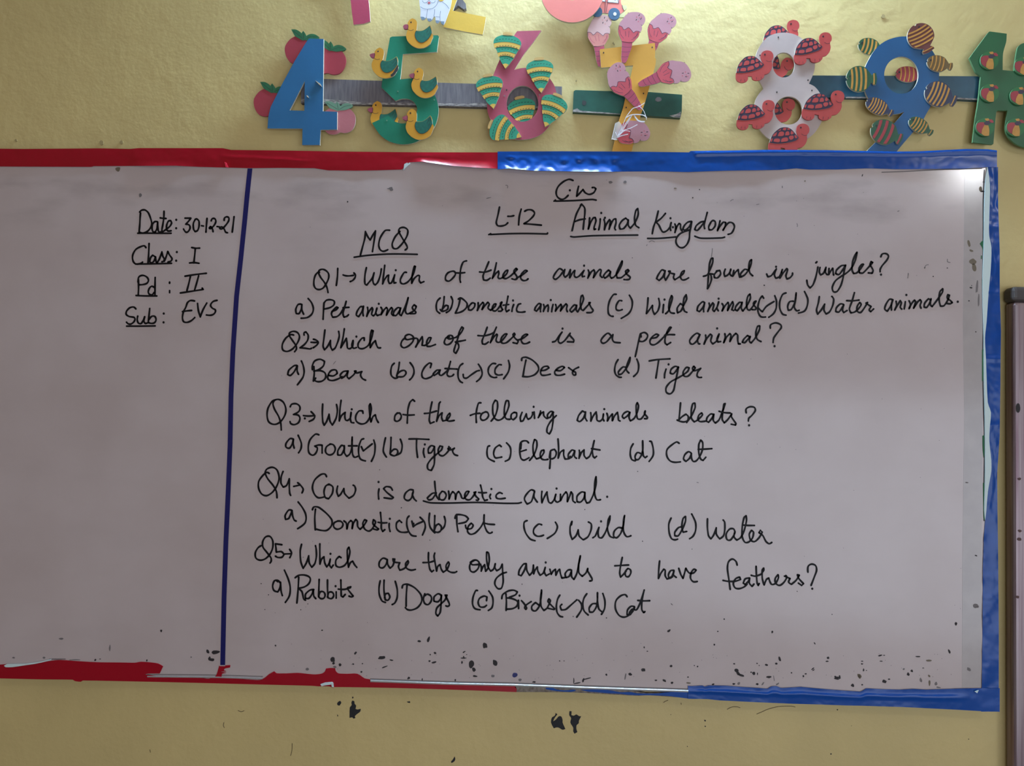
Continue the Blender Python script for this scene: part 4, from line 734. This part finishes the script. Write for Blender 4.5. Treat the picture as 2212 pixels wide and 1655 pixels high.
# five, with ducks
n5 = number('five', 'sea green painted wooden number 5 with five small yellow ducks', 885, 190)
slab('digit', c('1520,258 1545,246 2040,232 2052,248 2030,412 1660,437 1632,712 1760,702 1870,735 1960,800 2010,890 2043,990 2046,1080 2020,1190 1980,1260 1920,1320 1840,1375 1750,1408 1660,1417 1590,1408 1500,1378 1410,1310 1325,1185 1505,1103 1560,1160 1630,1188 1700,1185 1760,1155 1800,1100 1815,1030 1790,970 1730,928 1650,922 1580,945 1428,798 1436,730'), *D_DIG, (C['green5'], M_PLY), n5, thr=40)
DK = dict(body='1220,105 1150,150 1112,215 1108,250 1118,300 1115,370 1092,430 1075,500 1078,560 1110,650 1200,745 1300,802 1410,820 1530,795 1640,720 1690,610 1715,550 1712,500 1690,470 1685,360 1660,290 1640,272 1560,340 1470,395 1380,405 1322,395 1330,330 1336,230 1320,170 1285,130',
          beak='1116,252 1060,250 1015,275 1001,305 1020,350 1060,363 1118,356 1124,300', beak2='1116,248 1040,272 996,305 1020,340 1080,370 1118,362 1124,300',
          wing='1322,402 1372,410 1470,398 1560,345 1642,278 1676,380 1684,460 1620,570 1550,640 1460,682 1380,668 1310,590 1285,500 1298,430')
def duck(x, y, rot, s, front=True, b2=True, chip=False):
    t0 = place(x, y, rot, s / 11.035); t = lambda q: t0([(a - 1190, b - 198) for a, b in P(q)])
    d0, d1 = layer(front)
    o = slab('duck', t(DK['body']), d0, d1, (C['duck'], M_PLY), n5)
    slab('beak', t(DK['beak2' if b2 else 'beak']), d0, d1 + .0006, (C['beak'], C['beak']), o)
    flat('wing', t(DK['wing']), d1, C['wing'], o)
    flat('eye', t('1190,180 1203,187 1208,200 1203,213 1190,219 1177,213 1172,200 1177,187'), d1, PB, o)
    ribbons('painted_line', [t('1118,262 1126,300 1118,350 1130,378 1160,392 1200,397 1250,375')], .9, d1 + .0008, PB, o)
    ribbons('wing_outline', [t('1322,402 1298,430 1285,500 1310,590 1380,668 1460,682 1550,640 1620,570 1684,460')], .8, d1 + .0006, PB, o)
    ribbons('feather_line', [t('1640,300 1600,380 1560,450'), t('1655,330 1640,420 1600,500')], .6, d1 + .0006, PB, o)
    if chip:
        tag(flat('chipped_tail', crop(780, 30, 11.035)('700,1450 730,1430 760,1400 800,1340 830,1290 868,1225 885,1240 880,1330 840,1390 800,1440 740,1490 712,1490'), d1 + .0004, M_CHIP, o), 'dark patch where paint has chipped off')
duck(887.8, 47.9, 0, 1, b2=False); duck(816.7, 110.7, 6.7, 1.0, chip=True); duck(901.9, 154.1, 5.6, .99); duck(811.7, 226.9, 1, 1.03, front=False); duck(886.5, 243.9, -1.7, 1.04)
for x, y in ((859.5, 197.3), (938, 215.5), (835.5, 260)): nail(n5, x, y, m=C['leaf_f'])

# six, with spinning tops
c = crop(1010, 50, 6.13)
n6 = number('six', 'rose pink painted wooden number 6 with six green and yellow spinning tops', 1125, 190)
el = lambda cx, cy, rx, ry, k=28: [(cx + rx * math.cos(i / k * 2 * math.pi), cy + ry * math.sin(i / k * 2 * math.pi)) for i in range(k)]
slab('digit', c('655,106 978,97 870,250 740,420 620,618 700,598 790,592 900,605 1010,650 1090,735 1150,830 1176,930 1180,1060 1155,1190 1110,1310 1050,1400 960,1480 850,1525 740,1542 640,1540 520,1500 400,1400 310,1290 265,1170 258,1070 270,950 300,810 345,680 400,540 500,340 600,190'), *D_DIG, (C['pink6'], M_PLY), n6, holes=[c(el(728, 1067, 209, 238))], thr=42)
TB = '0,0 -6,-9 -10,-14 -13,-20 -15,-26 -20,-36 -25,-45 -29,-52 -29,-60 -25,-66 -18,-70 -9,-73 9,-73 18,-70 25,-66 30,-59 30,-52 27,-44 25,-42 21,-34 19,-30 17,-25 13,-19 11,-16 7,-9'
def toparc(y, w, sag=5): return [(x * w, y + sag * (x * x) - sag) for x in (-1, -.66, -.33, 0, .33, .66, 1)]
def spinner(x, y, rot, s, front=True):
    t = place(x, y, rot, s); d0, d1 = layer(front)
    o = slab('spinning_top', t(TB), d0, d1, (C['top'], M_PLY), n6)
    flat('cap', t('-10,-72 -11,-77 -6,-79 6,-79 11,-77 10,-72'), d0, C['cap'], o, d1 - d0 + .0003)
    flat('painted_band', t(toparc(-53, 29) + toparc(-43, 26.5)[::-1]), d1, C['topy'], o)
    flat('painted_band', t(toparc(-33, 20, 4) + toparc(-24.5, 16, 4)[::-1]), d1, C['topy'], o)
    flat('painted_tip', t('-6.5,-9.5 0,-11.5 6.5,-9.5 0,-.5'), d1, C['topy'], o)
    ribbons('band_outline', [t(toparc(-53, 29)), t(toparc(-43, 26.5)), t(toparc(-33, 20, 4)), t(toparc(-24.5, 16, 4)), t('-10,-72 0,-73 10,-72')], .7, d1 + .0006, PB, o)
    st = []
    for yy, w in ((-59.5, 26), (-45.5, 24), (-38, 19), (-26.5, 15), (-18, 10)):
        k = 8 if w > 20 else 6 if w > 14 else 4
        for i in range(k):
            u = -1 + 2 * (i + .5) / k
            y0 = yy + 5 * u * u - 5
            st.append(t([(u * w - 1.3, y0 + .2), (u * w + 1.3, y0 - .2)]))
    ribbons('stitch_mark', st, 1.1, d1 + .0006, PB, o, sm=False)
spinner(1091.6, 148.7, 4.1, 1.0); spinner(1169, 200.9, -3.5, .98); spinner(1066, 235.2, -9.8, .97)
spinner(1138, 285, -12, 1.0, front=False); spinner(1177, 274.5, 22, .98); spinner(1127, 296, -67.8, .97)
nail(n6, 1094.3, 194); nail(n6, 1165.3, 204.5, m=M_WORN); nail(n6, 1089.6, 207, m=M_WORN)

# seven, with ice-cream cones
c = crop(1230, 20, 5.337)
n7 = number('seven', 'golden painted wooden number 7 with six pink ice cream cones', 1355, 190)
slab('digit', c('350,470 358,460 985,388 990,470 985,560 998,570 992,640 965,740 935,850 905,960 870,1080 830,1200 790,1350 755,1480 705,1690 475,1690 520,1520 560,1320 620,1130 660,950 700,800 734,648 365,674'), *D_DIG, (C['gold7'], M_PLY), n7, thr=40)
IC = dict(scoop='570,190 585,150 612,118 650,68 690,40 735,31 800,35 850,60 876,108 865,155 832,190 838,222 820,265 805,260 770,252 740,274 705,232 680,213 650,230 625,237 605,202',
          cup='570,188 605,200 625,236 650,229 680,211 705,230 740,273 770,251 808,258 802,300 772,338 725,382 660,382 606,370 580,312 562,250',
          stem='606,368 725,380 717,440 692,510 668,580 643,620 605,612 598,560 602,480')
def cone(x, y, rot, s, front=True, fade=False, stem=True):
    t0 = place(x, y, rot, s / 5.337); t = lambda q: t0([(a - 620, b - 615) for a, b in P(q)])
    d0, d1 = layer(front)
    f = '_f' if fade else ''
    o = slab('ice_cream_cone', t(IC['scoop']), d0, d1, (C['scoop' + f], M_PLY), n7)
    if fade: o['label'] = 'faded pale pink ice cream cone'
    slab('cone_cup', t(IC['cup']), d0, d1 + .0004, (C['cup' + f], M_PLY), o)
    if stem:
        slab('cone_stem', t(IC['stem']), d0, d1 + .0002, (C['stem'], M_PLY), o)
        ribbons('stem_ring', [t('604,368 660,380 725,380'), t('604,430 660,438 716,436'), t('602,488 650,494 695,488'), t('600,545 640,550 680,545')], .7, d1 + .001, PB, o)
    ribbons('cup_rim_line', [t('570,190 605,200 625,236 650,229 680,211 705,230 740,273 770,251 808,258')], 1.0, d1 + .001, C['shell'], o)
    ribbons('cup_crease', [t('580,235 592,290 625,335'), t('645,255 650,310'), t('688,250 682,320'), t('785,280 755,330 715,352'), t('790,262 780,300 735,330')], .8, d1 + .001, C['shell'] if not fade else C['stem'], o)
    ribbons('scoop_line', [t('828,178 838,192'), t('572,196 565,240'), t('674,46 682,38')], .8, d1 + .0006, C['shell'], o)
    ribbons('sprinkle', [t('808,62 800,75'), t('774,115 768,128'), t('829,104 820,116')], 1.5, d1 + .0006, PB, o, sm=False)
    ribbons('sprinkle', [t('775,90'), t('832,92'), t('795,142'), t('810,100')], 1.7, d1 + .0006, C['cup'] if not fade else C['cup_f'], o)
q = c([(350, 660), (620, 615), (886, 590), (797, 865), (818, 1155), (335, 1590)])
cone(*q[0], -13, .98, front=False, fade=True); cone(*q[1], 0, 1.0); cone(*q[2], 11.5, .99, front=False)
cone(*q[3], 58.9, 1.02); cone(*q[4], -47.5, 1.0); cone(*q[5], 54, 1.02, stem=False)
for a in ((855, 970), (655, 1132), (395, 500), (955, 438)): nail(n7, *c([a])[0])
M_STRAP = mat('white_plastic_strap', (232, 232, 238), 0.3)
w = W(1360, 270)
strap = empty('plastic_strap', (w.x, -D_FRONT[1], w.z), 'tangled shredded white plastic packing string on the lower cone of the number 7', 'plastic string')
def string(pts, wd, dep):
    o = ribbons('strand', [c(pts)], wd, dep, M_STRAP, strap, n=8)
    md = o.modifiers.new('thickness', 'SOLIDIFY'); md.thickness = .0006
for s, wd, dp in (('865,1080 800,1120 735,1140', 1.4, .0275), ('735,1140 690,1190 650,1250 600,1380 560,1450', 1.2, .029), ('650,1250 700,1222 760,1212 850,1220 890,1245', 2.0, .0305), ('750,1228 790,1280 830,1295 862,1295', 3.0, .030),
                  ('782,1330 700,1372 620,1400 560,1460', 1.6, .031), ('725,1215 680,1290 630,1370 585,1440 560,1475 530,1418', 1.7, .030), ('700,1240 640,1330 600,1400', 1.2, .031), ('672,1440 600,1458 550,1480', 2.0, .0305),
                  ('800,1110 850,1160 875,1215 890,1270', 1.2, .0285), ('700,1410 640,1400 560,1470', 1.2, .032), ('720,1150 680,1210', 1.0, .0285), ('490,1490 520,1500 548,1502', 2.2, .029), ('530,1315 512,1400 486,1500', 1.2, .0275)):
    string(s, wd, dp)
mf = bpy.data.materials.new('clear_film'); mf.use_nodes = True
b = mf.node_tree.nodes['Principled BSDF']; b.inputs['Base Color'].default_value = (.9, .92, .92, 1); b.inputs['Roughness'].default_value = .15; b.inputs['Alpha'].default_value = .32
slab('film', c('530,1312 572,1292 605,1340 600,1400 560,1470 530,1505 488,1500 505,1420'), .0262, .0266, mf, strap)

# eight, with turtles
c1, c2 = crop(1580, 30, 8.848), crop(1580, 180, 8.848)
n8 = number('eight', 'off-white painted wooden number 8 with seven little red turtles', 1705, 190)
out8 = c1('460,830 490,725 540,620 620,510 720,425 850,375 1000,358 1150,375 1290,432 1420,540 1520,680 1575,810 1597,930 1585,1080 1545,1200 1482,1335') + c2('1580,55 1660,140 1715,240 1750,370 1765,520 1750,650 1700,780 1640,880 1560,975 1440,1065 1300,1130 1150,1160 1000,1155 830,1115 690,1045 600,960 530,870 470,760 440,620 440,470 455,340 500,240 555,165 608,108') + c1('595,1400 530,1280 475,1190 448,1080 445,950')
slab('digit', out8, *D_DIG, (C['white8'], M_PLY), n8, holes=[c1(el(1000, 977, 210, 238)), c2(el(1090, 520, 265, 270))], thr=42)
TU = dict(body='1210,772 1290,700 1500,640 1660,640 1742,622 1700,550 1680,480 1695,400 1740,365 1800,352 1870,370 1912,425 1915,500 1885,555 1897,640 1872,730 1820,790 1742,818 1738,858 1700,898 1640,925 1595,930 1560,925 1518,900 1508,850 1430,846 1432,905 1400,948 1320,970 1240,945 1208,900 1200,830',
          shell='1208,778 1222,710 1240,650 1290,568 1370,490 1440,463 1520,460 1600,495 1680,570 1738,628 1690,682 1600,722 1500,752 1400,775 1300,784',
          cells=['1222,755 1232,705 1258,695 1252,755', '1285,748 1296,700 1390,690 1388,748', '1425,742 1428,680 1525,645 1545,700 1490,725', '1570,665 1560,620 1630,598 1645,640 1600,680', '1658,590 1672,580 1712,622 1680,640', '1250,655 1285,600 1325,570 1310,640', '1350,640 1375,560 1450,555 1450,620', '1485,610 1490,548 1535,530 1560,575 1550,598', '1578,560 1590,505 1640,548 1600,580', '1340,540 1392,500 1385,532', '1425,510 1440,475 1490,470 1478,515', '1510,500 1515,470 1550,475 1555,495'])
def turtle(x, y, rot, s, front=True):
    t0 = place(x, y, rot, s / 8.848); t = lambda q: t0([(a - 1755, b - 430) for a, b in P(q)])
    d0, d1 = layer(front)
    o = slab('turtle', t(TU['body']), d0, d1, (C['turtle'], C['turtle']), n8)
    slab('shell', t(TU['shell']), d0, d1 + .0004, (C['shell'], M_PLY), o)
    for q in TU['cells']: flat('shell_patch', t(q), d1 + .0004, C['turtle'], o, .0003, n=3, thr=100)
    flat('eye', t('1755,414 1767,420 1771,430 1767,441 1755,446 1743,441 1739,430 1743,420'), d1, PB, o)
    ribbons('mouth_line', [t('1780,545 1830,568 1885,556')], .9, d1 + .0005, PB, o)
    ribbons('toe_line', [t('1302,908 1290,948'), t('1368,908 1370,945'), t('1596,868 1596,912'), t('1690,860 1684,898')], .8, d1 + .0005, PB, o)
for (cc, x, y, r, s, f) in ((c1, 1140, 190, 0, .98, 0), (c1, 1755, 430, 0, 1, 1), (c1, 640, 775, 0, 1.0, 1), (c1, 1065, 900, 38, 1, 0), (c2, 672, 392, 4, .98, 1), (c2, 1062, 358, 15, 1.02, 0), (c2, 1995, 212, 9, 1.05, 1), (c2, 1328, 845, 7, 1.03, 1)):
    turtle(*cc([(x, y)])[0], r, s, bool(f))
n8['label'] = 'off-white painted wooden number 8 with eight little red turtles'
for cc, a in ((c1, (897, 443)), (c1, (1465, 1265)), (c2, (870, 168)), (c2, (1540, 135)), (c1, (548, 790))): nail(n8, *cc([a])[0])

# nine, with striped fish
c1, c2 = crop(1810, 40, 8.193), crop(1810, 180, 8.193)
n9 = number('nine', 'deep blue painted wooden number 9 with nine small striped fish', 1950, 190)
out9 = c1('500,820 545,730 620,600 730,475 870,385 1000,340 1130,318 1270,322 1400,362 1540,440 1640,530 1715,640 1770,790 1792,950 1785,1080') + c2('1765,60 1720,220 1650,390 1560,550 1500,660 1300,900 1180,1040 1060,1185 1010,1250 480,1250 540,1168 700,1010 900,800 1060,640 1172,505 1080,535 960,550 850,530 750,480 650,405 560,300 500,190 465,60') + c1('452,1090 460,950')
slab('digit', out9, *D_DIG, (C['blue9'], M_PLY), n9, holes=[c1(el(1122, 1004, 303, 328))], thr=42)
def fish(x, y, rot, hl, hh, ca, cb, front=True, stripes=4, thin=False, curve=.12, tail=True):
    t = place(x, y, rot, 1.0); d0, d1 = layer(front)
    body = []
    for i in range(22):
        a = math.pi + .12 + (2 * math.pi - .24) * i / 21
        r = 1 + .04 * math.cos(2 * a)
        u, v = math.cos(a) * r, math.sin(a) * r
        if u > .55 and tail: v = max(-.42, min(.42, v)) if abs(v) < .6 else v * .9
        body.append((u * hl, v * hh))
    body = [(-.9 * hl, 0)] + body
    if tail:
        k = 12
        body = [p for p in body if not (p[0] > .86 * hl)]
        j = max(i for i, p in enumerate(body) if p[1] < 0) + 1
        body[j:j] = [(1.02 * hl, -.26 * hh), (1.18 * hl, -.42 * hh), (1.36 * hl, -.45 * hh), (1.44 * hl, 0), (1.36 * hl, .42 * hh), (1.18 * hl, .44 * hh), (1.02 * hl, .24 * hh)]
    o = slab('fish', t(body), d0, d1, (cb, M_PLY), n9, n=3)
    def vm(u):
        a = abs(u)
        if u > .86: return .26 + (.16 if u > 1.1 else 0)
        return math.sqrt(max(0, 1 - (a / 1.0) ** 2)) * .93
    us = [-.66 + i * (1.46 / stripes) for i in range(stripes)]
    w = (1.46 / stripes) * (.30 if thin else .44)
    if tail: us = us + [1.12]
    for u in us:
        l, r = [], []
        for k in range(7):
            vv = -1 + 2 * k / 6
            for uu, lst in ((u, l), (u + (w if u < 1 else w * .6), r)):
                m_ = vm(uu); v = vv * m_
                lst.append(((uu + curve * (.4 - v * v) ) * hl, v * hh * .97))
        flat('painted_stripe', t(l + r[::-1]), d1, ca, o, n=2)
    flat('eye', t(el(-.72 * hl, -.20 * hh, 2.0, 2.0, 8)), d1 + .0004, PB, o)
    ribbons('mouth_line', [t([(-.92 * hl, 0), (-.8 * hl, .05 * hh)])], .8, d1 + .0005, PB, o)
K = 1 / 8.193
F = [(c1, 560, 495, 15, 195, 155, 'fy', 'fg', 0, 4, 0), (c1, 1468, 312, 62, 222, 250, 'fy', 'fb', 1, 5, 0), (c1, 375, 1068, 0, 220, 240, 'fy', 'fg', 1, 4, 0), (c1, 1235, 985, 3, 205, 146, 'fy', 'fr', 0, 4, 1),
     (c1, 1770, 795, 13, 188, 150, 'fy', 'fo', 1, 4, 1), (c2, 1780, 190, 24, 240, 235, 'fy', 'fn', 1, 5, 0), (c2, 705, 405, 27, 215, 145, 'fy', 'fn', 1, 6, 0), (c2, 822, 862, 24, 238, 230, 'fr', 'fg', 1, 3, 0), (c2, 1440, 742, 32, 195, 135, 'fy', 'fg', 1, 5, 0)]
for cc, x, y, r, hl, hh, ca, cb, f, ns, th in F:
    fish(*cc([(x, y)])[0], r, hl * K, hh * K, C[ca], C[cb], bool(f), ns, bool(th))

# ten, with beach balls
c = crop(2060, 50, 5.706)
n10 = number('ten', 'bottle green painted wooden number 10 with beach balls, cut off at the right edge', 2150, 190)
slab('digit', c('195,430 320,260 430,112 445,103 655,130 648,230 610,370 605,578 745,592 765,420 790,300 830,258 900,240 1080,230 1240,260 1350,380 1420,600 1440,880 1420,1150 1350,1380 1240,1500 1080,1545 960,1545 860,1528 760,1485 680,1410 642,1330 640,1240 665,1075 545,1075 525,1100 490,1490 475,1497 235,1470 265,1200 300,1000 335,660 310,635 275,605'), *D_DIG, (C['green10'], M_GEDGE), n10, holes=[c(el(1120, 890, 130, 330))], thr=46)
def ball(x, y, s=1.0):
    t0 = place(x, y, 0, s / 5.706); t = lambda q: t0([(a - 440, b - 462) for a, b in P(q)]) 
    d0, d1 = D_FRONT
    o = slab('beach_ball', t0(el(0, 0, 112, 112)), d0, d1, (C['ltgreen'], M_GEDGE), n10)
    flat('painted_panel', t('340,420 380,402 430,402 450,428 420,465 400,500 395,545 350,510 334,465'), d1, C['red'], o)
    flat('painted_panel', t('432,436 480,440 492,500 488,566 440,570 398,545 405,490'), d1 + .0001, C['fy'], o)
    flat('painted_panel', t('437,358 480,352 495,372 470,388 450,380'), d1, C['fy'], o)
    flat('painted_panel', t('482,370 522,366 545,392 540,410 505,402'), d1, C['red'], o)
    flat('painted_hub', t('425,408 460,382 500,398 512,412 480,432 450,436 432,424'), d1 + .0001, C['shell'], o)
for x, y in ((442, 460), (446, 862), (388, 1282), (862, 528), (808, 898), (765, 1285)): ball(*c([(x, y)])[0])

# one, two and three, mostly above the picture
c = crop(720, 0, 6.506)
n1 = number('one', 'crimson painted wooden number 1 whose foot shows at the top edge', 780, 20)
slab('digit', [(690, -120), (735, -172), (772, -172), (795.5, 0)] + c('495,5 510,150 520,300 430,332 285,347 262,180 243,0') + [(740, -90), (712, -78)], *D_DIG, (C['mag'], M_PLY), n1, sm=False)
n2 = number('two', 'bright yellow painted wooden number 2 with a white cat at the top edge', 960, 10)
slab('digit', [(905, -120), (925, -165), (975, -180), (1020, -150), (1025, -100), (1005, -50)] + c('1735,0 1700,90 1680,150 1900,192 2145,240 2125,370 2100,487 1820,437 1552,382 1535,250') + [(975, -60), (985, -110), (965, -135), (945, -125), (938, -100)], *D_DIG, (C['yel'], M_PLY), n2, n=3, thr=40)
cat = slab('cat', c('1205,-60 1212,60 1225,150 1224,240 1245,277 1282,270 1308,238 1328,285 1355,301 1385,282 1415,228 1432,240 1440,310 1465,326 1490,308 1502,282 1518,330 1550,347 1572,310 1610,200 1645,100 1670,-60 1660,-170 1600,-240 1530,-260 1500,-330 1450,-270 1330,-270 1270,-330 1240,-240 1200,-160'), *D_FRONT, (PW, PW), n2, thr=60)
for q in ('1224,235 1270,238 1292,258 1282,270 1245,277', '1318,258 1375,262 1385,282 1355,301 1330,288', '1436,285 1490,288 1490,308 1465,326 1442,312', '1510,298 1560,300 1556,330 1550,347 1518,330'): flat('paw', c(q), D_FRONT[1], C['grey'], cat)
flat('nose', c('1325,38 1345,20 1368,40 1345,56'), D_FRONT[1], C['cup'], cat)
ribbons('painted_line', [c('1222,95 1280,125 1330,130 1400,115 1450,70 1475,10 1480,-60'), c('1325,130 1318,180 1308,238'), c('1425,130 1420,190 1415,228'), c('1508,155 1500,220 1502,282'), c('1440,235 1495,240'), c('1535,30 1590,70 1625,122'), c('1252,10 1275,40 1310,35 1340,5'), c('1345,0 1380,38 1420,35 1432,10')], .8, D_FRONT[1] + .0005, C['wheel'], cat)
flat('patch', c('1480,-20 1555,-20 1550,5 1510,18 1482,5'), D_FRONT[1], C['yel'], cat)
c = crop(1160, 0, 6.506)
n3 = number('three', 'coral painted wooden number 3 with a small toy car at the top edge', 1240, 5)
cx3, cy3 = c([(495, -129)])[0]
def arc(cx, cy, r, a0, a1, k=16): return [(cx + r * math.cos(math.radians(a0 + (a1 - a0) * i / k)), cy + r * math.sin(math.radians(a0 + (a1 - a0) * i / k))) for i in range(k + 1)]
slab('digit', arc(cx3, cy3, 68.3, -55, 190, 24) + arc(cx3, cy3, 20.5, 190, -60, 14) + [(1222, -45), (1222, -75)] + arc(cx3, cy3 - 88, 20, 80, -160, 12) + arc(cx3, cy3 - 88, 58, -160, 45, 18), *D_DIG, (C['coral'], M_PLY), n3, n=2)
car = slab('toy_car', c('880,-60 1175,-60 1182,48 1196,75 1232,150 1180,190 1150,195 1010,190 945,184 905,180 860,120'), *D_BACK, (C['coral'], M_PLY), n3, thr=60)
for x, y in ((850, 165), (1085, 195)):
    wlx = slab('wheel', c(el(x, y, 82 if x > 900 else 68, 84 if x > 900 else 72)), D_BACK[0], D_BACK[1] + .001, (C['wheel'], C['wheel']), car)
flat('hub', c(el(1095, 196, 23, 25, 12)), D_BACK[1] + .001, C['hub'], car)
for q in ('1198,72 1255,78 1262,105 1245,135 1225,150 1205,115', '1232,168 1238,205 1218,244 1158,245 1175,205'): slab('headlight', c(q), D_BACK[0], D_BACK[1] + .0005, (C['lamp'], C['lamp']), car)
for q in ('925,-45 962,-45 955,28 920,22', '1002,-45 1150,-45 1148,45 995,34'): flat('car_window', c(q), D_BACK[1], PW, car)
ribbons('painted_line', [c('965,-40 960,60 945,182'), c('1000,-40 990,60 966,184'), c('1195,75 1205,115 1225,152'), c('920,22 1148,46 1150,-40'), c('1085,-5 1100,10 1110,-5'), c('1130,-10 1142,20 1145,45')], .9, D_BACK[1] + .0006, C['shell'], car)
